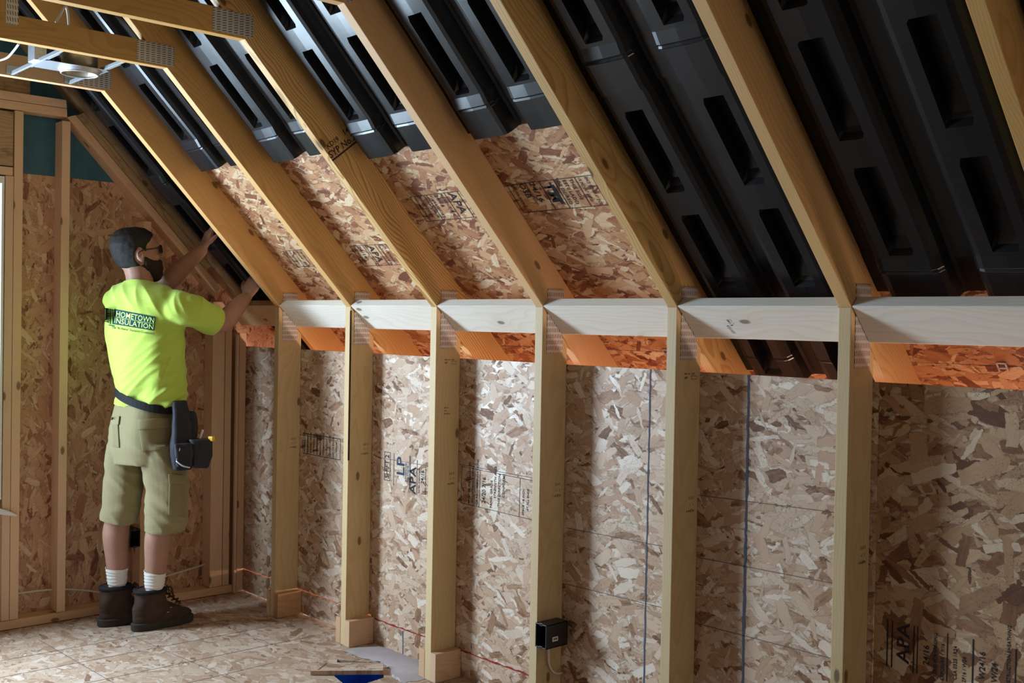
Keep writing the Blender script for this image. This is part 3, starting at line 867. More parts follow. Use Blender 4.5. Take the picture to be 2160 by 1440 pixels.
def hair_mat(name, c0, c1, sc=(160, 160, 60)):
    t = NT(name)
    f = t.noise(t.vmath('MULTIPLY', t.objco(), sc), 2, 4, .7)
    f2 = t.noise(t.objco(), 30, 3, .7)
    c = t.mixc(t.math('MULTIPLY', f, f2), (*c0, 1), (*c1, 1))
    t.bump(f, .003, .8)
    return t.fin(c, .6, .3)


SKIN = skin_mat()
SHIRT = cloth_mat('hi_vis_cotton', (.46, .63, .105))
KHAKI = cloth_mat('khaki_cotton', (.275, .235, .125))
KHAKI_D = cloth_mat('khaki_flap', (.235, .20, .105))
SOCKM = cloth_mat('white_knit', (.72, .70, .66), 500)
HAIR = hair_mat('cropped_hair', (.006, .005, .004), (.045, .040, .038))
BEARD = hair_mat('beard_hair', (.010, .006, .004), (.06, .035, .02))
LEATHER = plain('boot_leather', (.050, .030, .021), .75, .2, 0, 26, .55)
SOLEM = plain('boot_sole', (.045, .038, .034), .8, .2, 0, 30, .3)
WEB = plain('black_webbing', (.012, .012, .014), .75, .2, 0, 90, .3)
POUCH = plain('pouch_nylon', (.022, .023, .030), .7, .25, 0, 40, .4)
LOGO_D = plain('logo_green', (.02, .07, .06), .8, .1)
LOGO_L = plain('logo_letter', (.62, .90, .25), .8, .1)

FH = Vector((FW.x, FW.y, 0)).normalized(); RH = Vector((FH.y, -FH.x, 0)); ZU = Vector((0, 0, 1))
def facing(deg):
    a = math.radians(deg)
    f = FH*math.cos(a) + RH*math.sin(a)
    return f, RH*math.cos(a) - FH*math.sin(a)


def add_loft(bm, rings, n=32, pw=2.3):
    """rings: (centre, half axis vector A, half axis vector B)"""
    R_ = []
    for c, A, B in rings:
        ring = []
        for j in range(n):
            t = 2*PI*j/n
            ct, st = math.cos(t), math.sin(t)
            ring.append(bm.verts.new(c + A*(math.copysign(abs(ct)**(2/pw), ct)) + B*(math.copysign(abs(st)**(2/pw), st))))
        R_.append(ring)
    for i in range(len(R_)-1):
        for j in range(n):
            bm.faces.new((R_[i][j], R_[i][(j+1) % n], R_[i+1][(j+1) % n], R_[i+1][j]))
    bm.faces.new(R_[0][::-1]); bm.faces.new(R_[-1])


def limb(bm, pts, rs, n=18, sub=5):
    P = smooth_path(pts, sub)
    m = len(P)
    r = list(np.interp(np.linspace(0, len(pts)-1, m), range(len(pts)), rs))
    # rounded ends
    d0 = (P[0]-P[1]).normalized(); d1 = (P[-1]-P[-2]).normalized()
    P = [P[0]+d0*r[0]*.85, P[0]+d0*r[0]*.5] + P + [P[-1]+d1*r[-1]*.5, P[-1]+d1*r[-1]*.85]
    r = [r[0]*.35, r[0]*.83] + r + [r[-1]*.83, r[-1]*.35]
    add_tube(bm, P, r, n)


def remesh(bm, voxel, smooth=4, fac=.5):
    bmesh.ops.recalc_face_normals(bm, faces=bm.faces)
    me = bpy.data.meshes.new('tmp'); bm.to_mesh(me); bm.free()
    o = bpy.data.objects.new('tmp', me); COL.objects.link(o)
    a = o.modifiers.new('r', 'REMESH'); a.mode = 'VOXEL'; a.voxel_size = voxel
    b = o.modifiers.new('s', 'SMOOTH'); b.iterations = smooth; b.factor = fac
    dg = bpy.context.evaluated_depsgraph_get()
    out = bpy.data.meshes.new_from_object(o.evaluated_get(dg))
    bpy.data.objects.remove(o); bpy.data.meshes.remove(me)
    out.polygons.foreach_set('use_smooth', [True]*len(out.polygons))
    return out


def displace(me, fn):
    ns = [v.normal.copy() for v in me.vertices]
    for v, nn_ in zip(me.vertices, ns):
        v.co = v.co + nn_*fn(v.co)
    me.update()


bf, br = facing(32)
hf, hr_ = facing(58)
Wp = Matrix.Identity(4)
def P_(px, py, d): return at(px, py, d)
def zof(px, py, d): return at(px, py, d).z

# ---- landmarks
Ls, Le, Lw = P_(240, 628, 5.15), P_(336, 606, 5.27), P_(427, 527, 5.21)
Rs, Re, Rw = P_(386, 642, 4.95), P_(464, 684, 5.10), P_(519, 627, 5.23)
Lh, Rh_ = P_(264, 900, 5.07), P_(338, 900, 5.00)
Lk, Rk = P_(254, 1075, 5.04), P_(346, 1085, 4.99)
La, Ra = Vector((-.022, -.645, .10)), Vector((.135, -.545, .10))

# ---- body: one surface
bm = bmesh.new()
def tring(px, py, d, a, b, tilt=0, yaw=None):
    f, r = (bf, br) if yaw is None else facing(yaw)
    return (P_(px, py, d), (r - ZU*tilt)*a, f*b)
add_loft(bm, [tring(300, 600, 5.07, .06, .06), tring(300, 618, 5.06, .12, .08), tring(302, 640, 5.06, .155, .095), tring(305, 700, 5.05, .16, .105), tring(308, 780, 5.05, .150, .10), tring(306, 850, 5.04, .125, .088), tring(302, 900, 5.04, .128, .092), tring(302, 950, 5.04, .12, .088)])
limb(bm, [Ls, (Ls+Le)/2 + ZU*.004, Le], [.040, .046, .043])
limb(bm, [Le, Le.lerp(Lw, .3) - ZU*.004, Le.lerp(Lw, .7), Lw], [.043, .050, .038, .0285])
limb(bm, [Rs, (Rs+Re)/2, Re], [.042, .048, .044])
limb(bm, [Re, Re.lerp(Rw, .3) - ZU*.008, Re.lerp(Rw, .7), Rw], [.044, .051, .040, .029])
limb(bm, [Lh + RH*.012 - ZU*.06, Lh.lerp(Lk, .5), Lk + Vector((0, 0, .02))], [.066, .068, .056])
limb(bm, [Lk, Lk.lerp(La, .25) - hf*.012 - RH*.004, Lk.lerp(La, .55) - hf*.004, Lk.lerp(La, .85), La], [.054, .060, .050, .034, .032])
limb(bm, [Rh_ - RH*.012 - ZU*.06, Rh_.lerp(Rk, .5), Rk + Vector((0, 0, .02))], [.068, .070, .058])
limb(bm, [Rk, Rk.lerp(Ra, .25) - hf*.012, Rk.lerp(Ra, .55) - hf*.004, Rk.lerp(Ra, .85), Ra], [.055, .061, .051, .035, .033])
# neck
hc0 = P_(288, 536, 5.09)
nk = P_(296, 605, 5.07)
limb(bm, [nk - ZU*.03, nk.lerp(hc0, .35), hc0 - ZU*.03 - hf*.012], [.066, .060, .060])
me_b = remesh(bm, .0075, 6, .6)

# hands: palm, four bent fingers, thumb
def hand(bm, w, d, pn, side, curl, spread=.06, sc=1.0):
    """w wrist, d along the hand, pn palm normal (towards what it touches), side = towards the thumb"""
    d = d.normalized(); pn = (pn - d*pn.dot(d)).normalized(); s = d.cross(pn).normalized()
    if s.dot(side) < 0: s = -s
    add_loft(bm, [(w - d*.012, s*.027, pn*.019), (w + d*.010, s*.029, pn*.017), (w + d*.045, s*.039, pn*.016), (w + d*.080, s*.042, pn*.0145), (w + d*.094, s*.038, pn*.010)], 20, 2.6)
    lens = [(.030, .070), (.010, .078), (-.011, .073), (-.030, .058)]
    for i, (off, L) in enumerate(lens):
        b = w + d*(.083 - abs(off)*.12) + s*off
        dd = (d + s*(off/.03)*spread).normalized()
        c1, c2, c3 = curl[i]
        pts = [b - dd*.012]
        dirv = dd
        segs = (.46, .30, .24)
        p = b
        pts.append(p)
        for seg, c in zip(segs, (c1, c2, c3)):
            ax = dirv.cross(pn).normalized()
            dirv = Matrix.Rotation(c, 3, ax) @ dirv
            p = p + dirv*L*seg
            pts.append(p)
        r0 = .0094 - .0008*i
        limb(bm, pts, [r0, r0, r0*.95, r0*.86, r0*.74], 10, 3)
    tb = w + d*.028 + s*.026
    td = (d*.62 + s*.72 + pn*.25).normalized()
    t2 = (d*.88 + s*.30 + pn*.30).normalized()
    limb(bm, [w + d*.015 + s*.012, tb, tb + td*.034, tb + td*.034 + t2*.028], [.015, .0145, .0115, .0085], 12, 4)

hl = bmesh.new()
ldir = (P_(446, 480, 5.235) - Lw)
hand(hl, Lw + ldir.normalized()*.006, ldir, (NS*1.0 + RH*.1), RH, [(.10, .30, .25), (.05, .22, .2), (.12, .30, .2), (.25, .35, .3)])
rdir = (P_(541, 585, 5.27) - Rw)
hand(hl, Rw + rdir.normalized()*.006, rdir, (NS*1.0 - RH*.2), -RH, [(.35, .55, .4), (.28, .5, .4), (.35, .55, .4), (.45, .6, .5)])
me_h = remesh(hl, .0032, 2, .5)

# head
def head_rings(off=0.0, zlo=-9, zhi=9):
    prof = [(-.122, .052, .016, .020), (-.115, .046, .034, .040), (-.098, .034, .048, .058), (-.075, .022, .058, .074), (-.045, .010, .066, .088), (-.012, .002, .073, .096), (.022, -.002, .076, .100), (.055, -.006, .074, .098), (.083, -.010, .063, .084), (.103, -.013, .045, .062), (.114, -.014, .022, .032)]
    out = []
    for z, y, a, b in prof:
        out.append((Vector((0, y, z*(1+off*4))), Vector((a+off, 0, 0)), Vector((0, b+off, 0))))
    return out
tilt = Matrix.Rotation(math.radians(9), 3, hr_) if True else None
HX, HY, HZ = hr_, tilt @ hf, tilt @ ZU
HM = Matrix(((HX.x, HY.x, HZ.x, hc0.x), (HX.y, HY.y, HZ.y, hc0.y), (HX.z, HY.z, HZ.z, hc0.z), (0, 0, 0, 1))) @ Matrix.Scale(1.06, 4)
bm = bmesh.new()
add_loft(bm, head_rings(), 36, 2.15)
def lump(c, r, M=None):
    b = bmesh.new(); bmesh.ops.create_uvsphere(b, u_segments=18, v_segments=12, radius=1)
    bmesh.ops.scale(b, vec=r, verts=b.verts)
    if M is not None: bmesh.ops.rotate(b, cent=(0, 0, 0), matrix=M, verts=b.verts)
    bmesh.ops.translate(b, vec=c, verts=b.verts)
    m = bpy.data.meshes.new('t'); b.to_mesh(m); b.free(); bm.from_mesh(m); bpy.data.meshes.remove(m)
add_tube(bm, [(0, .088, .022), (0, .102, .004), (0, .118, -.018), (0, .112, -.026)], [.008, .010, .013, .009], 12)   # nose
for sx in (-1, 1):
    lump((sx*.010, .104, -.022), (.009, .011, .008))
    lump((sx*.030, .088, .028), (.022, .012, .007))       # brow
    lump((sx*.045, .066, -.022), (.020, .020, .020))      # cheek
    lump((sx*.078, -.004, -.008), (.008, .017, .031), Matrix.Rotation(sx*-.35, 3, 'Z') @ Matrix.Rotation(.2, 3, 'X'))  # ear
    lump((sx*.076, .004, -.030), (.006, .008, .010))      # lobe
    lump((sx*.031, .084, .008), (.013, .010, .010))       # eye
lump((0, .100, -.050), (.021, .009, .006)); lump((0, .098, -.060), (.019, .009, .006))   # lips
lump((0, .075, -.105), (.026, .022, .018))                                            # chin
me_hd = remesh(bm, .0032, 3, .5)
# ear hollows
for v in me_hd.vertices:
    x, y, z = v.co
    q = ((y+.002)/.010)**2 + ((z+.004)/.018)**2
    if abs(x) > .078 and q < 1: v.co.x -= math.copysign(.006*(1-q), x)
me_hd.transform(HM)
bm = bmesh.new()
for m in (me_b, me_h, me_hd):
    bm.from_mesh(m)
# fuse everything into one continuous skin
me_body = remesh(bm, .0036, 1, .4)
body = link('person', me_body, SKIN)
bvh_p = None
tag(body, 'bearded man in yellow T-shirt and khaki shorts, back turned, reaching up to the vents', 'person')

# hair and beard: offset shells that dip below the skin outside their outline
def shell(name, mask, off, mat, amp, fr):
    b = bmesh.new()
    add_loft(b, head_rings(), 60, 2.15)
    bmesh.ops.subdivide_edges(b, edges=b.edges[:], cuts=3, use_grid_fill=True)
    bmesh.ops.recalc_face_normals(b, faces=b.faces)
    m = bpy.data.meshes.new('t'); b.to_mesh(m); b.free()
    def fn(co):
        k = mask(co)
        return (-.010)*(1-k) + k*(off + amp*noise.noise(co*fr))
    displace(m, fn)
    b = bmesh.new(); b.from_mesh(m); bpy.data.meshes.remove(m)
    m = remesh(b, .0035, 1, .5)
    m.transform(HM)
    return link(name, m, mat, body)
def sstep(a, b, x): return max(0., min(1., (x-a)/(b-a)))
def hair_mask(c):
    edge_n = .004*noise.noise(c*90)
    back = sstep(.034, .022, c.y + edge_n - max(0, (c.z-.03))*1.15) * sstep(-.088, -.074, c.z + c.y*.35 + edge_n)
    ear = 1.0
    q = ((c.y-.000)/.026)**2 + ((c.z+.012)/.036)**2
    if abs(c.x) > .05 and q < 1: ear = 0
    return back*ear
def beard_mask(c):
    edge_n = .004*noise.noise(c*80)
    jaw = sstep(-.030, -.042, c.z - max(0, .055-c.y)*.55 + edge_n) * sstep(.004, .016, c.y + edge_n)
    lip = ((c.x)/.020)**2 + ((c.z+.055)/.009)**2
    return jaw*(0 if lip < 1 and c.y > .07 else 1)
tag(shell('hair', hair_mask, .0055, HAIR, .002, 60), 'short dark cropped hair flecked with dust')
tag(shell('beard', beard_mask, .008, BEARD, .004, 55), 'dark brown beard')
# sunglasses
bm = bmesh.new()
for sx in (-1, 1):
    add_tube(bm, smooth_path([(sx*.068, .088, .016), (sx*.079, .050, .015), (sx*.081, .010, .013), (sx*.079, -.014, .000)], 5), .0028, 8)
    b2 = bmesh.new(); bmesh.ops.create_uvsphere(b2, u_segments=16, v_segments=10, radius=1)
    bmesh.ops.scale(b2, vec=(.031, .006, .020), verts=b2.verts); bmesh.ops.rotate(b2, cent=(0, 0, 0), matrix=Matrix.Rotation(sx*-.35, 3, 'Z'), verts=b2.verts)
    bmesh.ops.translate(b2, vec=(sx*.036, .100, .010), verts=b2.verts)
    m = bpy.data.meshes.new('t'); b2.to_mesh(m); b2.free(); bm.from_mesh(m); bpy.data.meshes.remove(m)
add_tube(bm, [(-.012, .108, .018), (.012, .108, .018)], .003, 8)
g = bm_mesh(bm, 'sunglasses', True); g.transform(HM)
link('sunglasses', g, M_BLACKP, body)

# ---- T-shirt
bm = bmesh.new()
add_loft(bm, [tring(297, 588, 5.07, .062, .066, -.10), tring(299, 598, 5.07, .105, .082, -.06), tring(302, 608, 5.065, .158, .104, -.03), tring(304, 620, 5.06, .196, .118, .0), tring(305, 640, 5.06, .214, .128), tring(306, 670, 5.06, .218, .134), tring(306, 705, 5.06, .216, .138), tring(310, 745, 5.055, .206, .138), tring(314, 785, 5.05, .193, .136), tring(318, 812, 5.045, .184, .136, .12), tring(319, 827, 5.045, .184, .136, .22), tring(314, 836, 5.045, .160, .120, .27), tring(311, 842, 5.045, .150, .112, .27), tring(309, 853, 5.045, .160, .118, .14), tring(308, 862, 5.045, .166, .122, .06), tring(308, 868, 5.045, .150, .110, .04)], 40, 2.2)
# left sleeve (mostly hidden) and right sleeve
limb(bm, [P_(300, 622, 5.06), P_(345, 632, 5.02), P_(385, 646, 4.97)], [.060, .062, .070])
limb(bm, [P_(295, 618, 5.07), P_(262, 622, 5.10), P_(243, 632, 5.14)], [.060, .062, .062])
limb(bm, [P_(262, 640, 5.12), Ls.lerp(Le, .25), Ls.lerp(Le, .62)], [.060, .066, .066])
sl = (Re-Rs)
limb(bm, [P_(352, 662, 4.99), P_(378, 655, 4.96), Rs + sl*.30 - ZU*.004, Rs + sl*.55 - ZU*.002, Rs + sl*.80], [.060, .076, .077, .074, .073])
me_s = remesh(bm, .0055, 30, .6)
cut_c, cut_n = Rs + sl*.84, (sl.normalized() + ZU*.12).normalized()
def shirt_fold(co):
    u = (co - P_(307, 700, 5.06)).dot(RH); w = co.z - P_(307, 700, 5.06).z
    # drag lines fan from the reaching arm and gather above the belt
    a = noise.noise(Vector((u*3.0 + w*2.4, (w - u*.85)*15, 3.1)))
    lo = sstep(.10, -.30, w)
    f = -abs(a)*.030*lo*(0.25 + sstep(-.12, .16, u))
    b = noise.noise(Vector((u*11, w*3.2, 7.7)))
    f += b*.007*(.4 + lo)
    # creases across the shoulders and sleeve
    c = noise.noise(Vector((u*18 + w*10, w*7 - u*4, 1.3)))
    f += -abs(c)*.014*sstep(.02, .14, w) + .001
    sv = (co - Rs).dot(sl.normalized())
    if sv > .05: f += .008*noise.noise(Vector((sv*30, (co.z)*9, 5.)))
    return f
displace(me_s, shirt_fold)
# open hems: trim neck hole, sleeve end, tail
b = bmesh.new(); b.from_mesh(me_s)
bmesh.ops.bisect_plane(b, geom=b.verts[:]+b.edges[:]+b.faces[:], plane_co=Rs + sl*.90, plane_no=cut_n, clear_outer=True)
tl = P_(306, 858, 5.045)
bmesh.ops.bisect_plane(b, geom=b.verts[:]+b.edges[:]+b.faces[:], plane_co=tl, plane_no=-(ZU + RH*.08), clear_outer=True)
bmesh.ops.bisect_plane(b, geom=b.verts[:]+b.edges[:]+b.faces[:], plane_co=P_(297, 594.5, 5.07), plane_no=(ZU - RH*.02 + bf*.18).normalized(), clear_outer=True)
me_s2 = bpy.data.meshes.new('t_shirt'); b.to_mesh(me_s2); b.free()
me_s2.polygons.foreach_set('use_smooth', [True]*len(me_s2.polygons))
shirt = link('t_shirt', me_s2, SHIRT, body)
tag(shirt, 'fluorescent yellow-green T-shirt with a printed back')
md = shirt.modifiers.new('s', 'SOLIDIFY'); md.thickness = .003; md.offset = -1
bvh_s = BVHTree.FromPolygons([v.co for v in me_s2.vertices], [p.vertices for p in me_s2.polygons])

def drape_mesh(pts, faces, bvh, off, name, mat, parent):
    """pts in picture-of-the-back coordinates, laid on the garment"""
    bm = bmesh.new(); vs = []
    for p in pts:
        o_ = at(p[0], p[1], 4.2); d_ = (o_ - CO).normalized()
        h, n_, i_, _ = bvh.ray_cast(o_, d_)
        if h is None: h, n_ = o_ + d_*.8, -d_
        if n_.dot(d_) > 0: n_ = -n_
        vs.append(bm.verts.new(h - d_*off))
    for f in faces:
        try: bm.faces.new([vs[i] for i in f])
        except ValueError: pass
    return obj(name, bm, mat, parent)

def quad_map(u, v, q):
    (x0, y0), (x1, y1), (x2, y2), (x3, y3) = q      # u right, v down
    return ((x0*(1-u)+x1*u)*(1-v) + (x3*(1-u)+x2*u)*v, (y0*(1-u)+y1*u)*(1-v) + (y3*(1-u)+y2*u)*v)

def drape_grid(q, nu, nv, bvh, off, name, mat, parent, lip=0):
    pts = [quad_map(i/nu, j/nv, q) for j in range(nv+1) for i in range(nu+1)]
    F_ = [(j*(nu+1)+i, j*(nu+1)+i+1, (j+1)*(nu+1)+i+1, (j+1)*(nu+1)+i) for j in range(nv) for i in range(nu)]
    o = drape_mesh(pts, F_, bvh, off, name, mat, parent)
    if lip:
        m = o.modifiers.new('s', 'SOLIDIFY'); m.thickness = lip; m.offset = 0
        o.data.polygons.foreach_set('use_smooth', [True]*len(o.data.polygons))
        b2_ = o.modifiers.new('b', 'BEVEL'); b2_.width = lip*.35; b2_.segments = 2
    return o

def drape_text(txt, box_w, box_h, q, bvh, off, name, mat, parent):
    """text scaled to fill the quad"""
    me = text_mesh(txt, 1.0)
    xs_ = [v.co.x for v in me.vertices]; ys_ = [v.co.y for v in me.vertices]
    x0, x1, y0, y1 = min(xs_), max(xs_), min(ys_), max(ys_)
    b = bmesh.new(); b.from_mesh(me)
    bmesh.ops.triangulate(b, faces=b.faces[:])
    b.verts.ensure_lookup_table()
    pts = [quad_map((v.co.x-x0)/(x1-x0), 1-(v.co.y-y0)/(y1-y0), q) for v in b.verts]
    F_ = [[v.index for v in f.verts] for f in b.faces]
    b.free(); bpy.data.meshes.remove(me)
    return drape_mesh(pts, F_, bvh, off, name, mat, parent)

Q = [(241, 651), (328.5, 668), (325.5, 697.5), (237, 683)]
logo = drape_grid(Q, 26, 9, bvh_s, .0022, 'logo_panel', LOGO_D, shirt)
drape_text('HOMETOWN', 1, 1, [quad_map(.06, .10, Q), quad_map(.97, .10, Q), quad_map(.97, .47, Q), quad_map(.06, .47, Q)], bvh_s, .0040, 'logo_letters', LOGO_L, shirt)
drape_text('INSULATION', 1, 1, [quad_map(.04, .57, Q), quad_map(.97, .57, Q), quad_map(.97, .92, Q), quad_map(.04, .92, Q)], bvh_s, .0040, 'logo_letters', LOGO_L, shirt)
drape_grid([quad_map(.02, .505, Q), quad_map(.98, .505, Q), quad_map(.98, .525, Q), quad_map(.02, .525, Q)], 20, 1, bvh_s, .0040, 'logo_rule', LOGO_L, shirt)
drape_text('The “In-Home” Insulation Contractors', 1, 1, [(236, 687), (326, 701), (325.5, 706), (235.5, 692)], bvh_s, .0022, 'logo_letters', LOGO_D, shirt)
# the monogram: a double-struck letter pair drawn as outlines
def bar(x0, y0, x1, y1, mat, off): return drape_grid([(x0, y0), (x1, y0+(x1-x0)*.19), (x1, y1+(x1-x0)*.19), (x0, y1)], 2, 6, bvh_s, off, 'logo_letters', mat, shirt)
for (x0, y0, x1, y1) in [(218.5, 648.5, 229, 651), (221, 650, 222.2, 676), (225, 650, 226.2, 676), (218.5, 676, 229, 678), (231, 651, 241, 653), (233, 652, 234.2, 684), (237, 652, 238.2, 684), (229, 684, 242, 686), (226, 660, 233, 661.5), (226, 665, 233, 666.5), (228, 670, 229.2, 681), (231, 670, 232.2, 683)]:
    bar(x0, y0, x1, y1, LOGO_D, .0022)

# ---- shorts
bm = bmesh.new()
add_loft(bm, [tring(305, 852, 5.04, .140, .104), tring(304, 870, 5.04, .148, .112), tring(301, 905, 5.04, .162, .124), tring(300, 945, 5.04, .166, .128), tring(301, 975, 5.04, .160, .118)], 36, 2.3)
def leg_rings(rows):
    return [(P_(px, py, d), RH*a, FH*b) for px, py, d, a, b in rows]
add_loft(bm, leg_rings([(266, 935, 5.07, .078, .10), (263, 975, 5.07, .086, .10), (262, 1010, 5.06, .087, .095), (258, 1050, 5.05, .086, .09), (252, 1085, 5.04, .086, .088), (251, 1104, 5.04, .084, .086)]), 30, 2.2)
add_loft(bm, leg_rings([(338, 935, 5.00, .082, .10), (345, 975, 5.00, .094, .102), (350, 1010, 5.0, .099, .098), (352, 1050, 5.0, .096, .094), (351, 1095, 4.99, .092, .090), (349, 1121, 4.99, .090, .088)]), 30, 2.2)
me_k = remesh(bm, .0055, 4, .6)
def short_fold(co):
    u = (co - P_(304, 980, 5.04)).dot(RH); w = co.z - P_(304, 980, 5.04).z
    a = noise.noise(Vector((u*4 - w*2, (w + u*.7)*17, 9.1)))
    b = noise.noise(Vector((u*12, w*4, 2.7)))
    f = -abs(a)*.014*sstep(.22, -.02, w) + b*.005
    f += .004*noise.noise(Vector((u*6, w*22, 4.)))*sstep(-.05, -.2, w)
    return f + .002
displace(me_k, short_fold)
b = bmesh.new(); b.from_mesh(me_k)
for v in b.verts:
    pass
# cut the two hems square
bmesh.ops.bisect_plane(b, geom=b.verts[:]+b.edges[:]+b.faces[:], plane_co=P_(300, 1112, 5.0), plane_no=-(ZU + RH*.175).normalized(), clear_outer=True)
me_k2 = bpy.data.meshes.new('shorts'); b.to_mesh(me_k2); b.free()
me_k2.polygons.foreach_set('use_smooth', [True]*len(me_k2.polygons))
shorts = link('shorts', me_k2, KHAKI, body); tag(shorts, 'knee-length khaki cargo shorts')
md = shorts.modifiers.new('s', 'SOLIDIFY'); md.thickness = .003; md.offset = -1
bvh_k = BVHTree.FromPolygons([v.co for v in me_k2.vertices], [p.vertices for p in me_k2.polygons])
for q, fl in [([(292, 893), (352, 890), (350, 948), (300, 952)], [(290, 884), (356, 881), (355, 902), (291, 906)]), ([(237, 890), (249, 888), (252, 944), (239, 942)], [(235, 880), (252, 877), (250, 895), (236, 897)]), ([(357, 1008), (391, 1010), (391, 1088), (355, 1086)], [(355, 1000), (393, 1002), (393, 1020), (356, 1018)])]:
    pk = drape_grid(q, 8, 8, bvh_k, .004, 'pocket', KHAKI_D, shorts, .006)
    drape_grid(fl, 8, 3, bvh_k, .0085, 'pocket_flap', KHAKI, pk, .004)

# ---- belt, tool pouch
bm = bmesh.new(); n_ = 48; prev = None; rings_ = []
for j in range(n_):
    t = 2*PI*j/n_
    c = P_(311, 839, 5.045)
    rad = (br - ZU*.28)*.164*math.cos(t) + bf*.122*math.sin(t)
    nrm = rad.normalized()
    rings_.append([bm.verts.new(c + rad + nrm*o_ + ZU*z_) for o_, z_ in ((0, -.018), (.005, -.018), (.005, .018), (0, .018))])
for j in range(n_):
    a_, b_ = rings_[j], rings_[(j+1) % n_]
    for i in range(4):
        bm.faces.new((a_[i], a_[(i+1) % 4], b_[(i+1) % 4], b_[i]))
belt = obj('belt', bm, WEB, body, smooth=False); tag(belt, 'wide black work belt')
def bag(name, rows, mat, parent, pw=4.5):
    bm = bmesh.new()
    add_loft(bm, [(P_(px, py, d), (RH*math.cos(.5) + FH*math.sin(.5))*a, (FH*math.cos(.5) - RH*math.sin(.5))*b_) for px, py, d, a, b_ in rows], 28, pw)
    me = remesh(bm, .005, 2, .5)
    displace(me, lambda co: .004*noise.noise(co*22))
    return link(name, me, mat, parent)
pouch = bag('tool_pouch', [(378, 845, 4.935, .030, .016), (382, 875, 4.93, .038, .020), (384, 905, 4.93, .044, .030), (382, 940, 4.925, .048, .042), (384, 975, 4.925, .046, .040), (384, 990, 4.925, .038, .032)], POUCH, body)
tag(pouch, 'black nylon tool pouch on the right hip')
bag('pouch_pocket', [(398, 868, 4.97, .030, .025), (400, 900, 4.96, .036, .030), (398, 925, 4.95, .034, .032), (398, 940, 4.95, .028, .026)], POUCH, pouch)
bag('pouch_pocket', [(420, 925, 4.93, .052, .034), (424, 930, 4.93, .050, .036), (424, 960, 4.93, .046, .036), (421, 985, 4.93, .036, .028)], POUCH, pouch)
bag('pouch_pocket', [(386, 935, 4.875, .040, .018), (388, 960, 4.872, .040, .020), (388, 984, 4.875, .034, .016)], POUCH, pouch)
bm = bmesh.new(); add_tube(bm, smooth_path([P_(372, 972, 4.845), P_(385, 982, 4.84), P_(401, 986, 4.845)], 4), .0035, 8)
add_tube(bm, [P_(372, 972, 4.845), P_(380, 945, 4.85)], .0022, 8); tag(obj('tool_loop', bm, M_STEEL, pouch, smooth=True), 'bright metal hammer loop')
bm = bmesh.new(); add_box(bm, P_(446, 925, 4.93), (.026, .018, .022), Matrix.Rotation(.4, 4, 'Z'), .004); tag(obj('tape_measure', bm, plain('yellow_plastic', (.75, .42, .02), .4, .4), pouch), 'yellow tool tip sticking out')
bm = bmesh.new(); add_tube(bm, [P_(420, 930, 4.94), P_(428, 906, 4.95)], [.004, .006], 8); obj('pencil', bm, M_WHITEP, pouch)

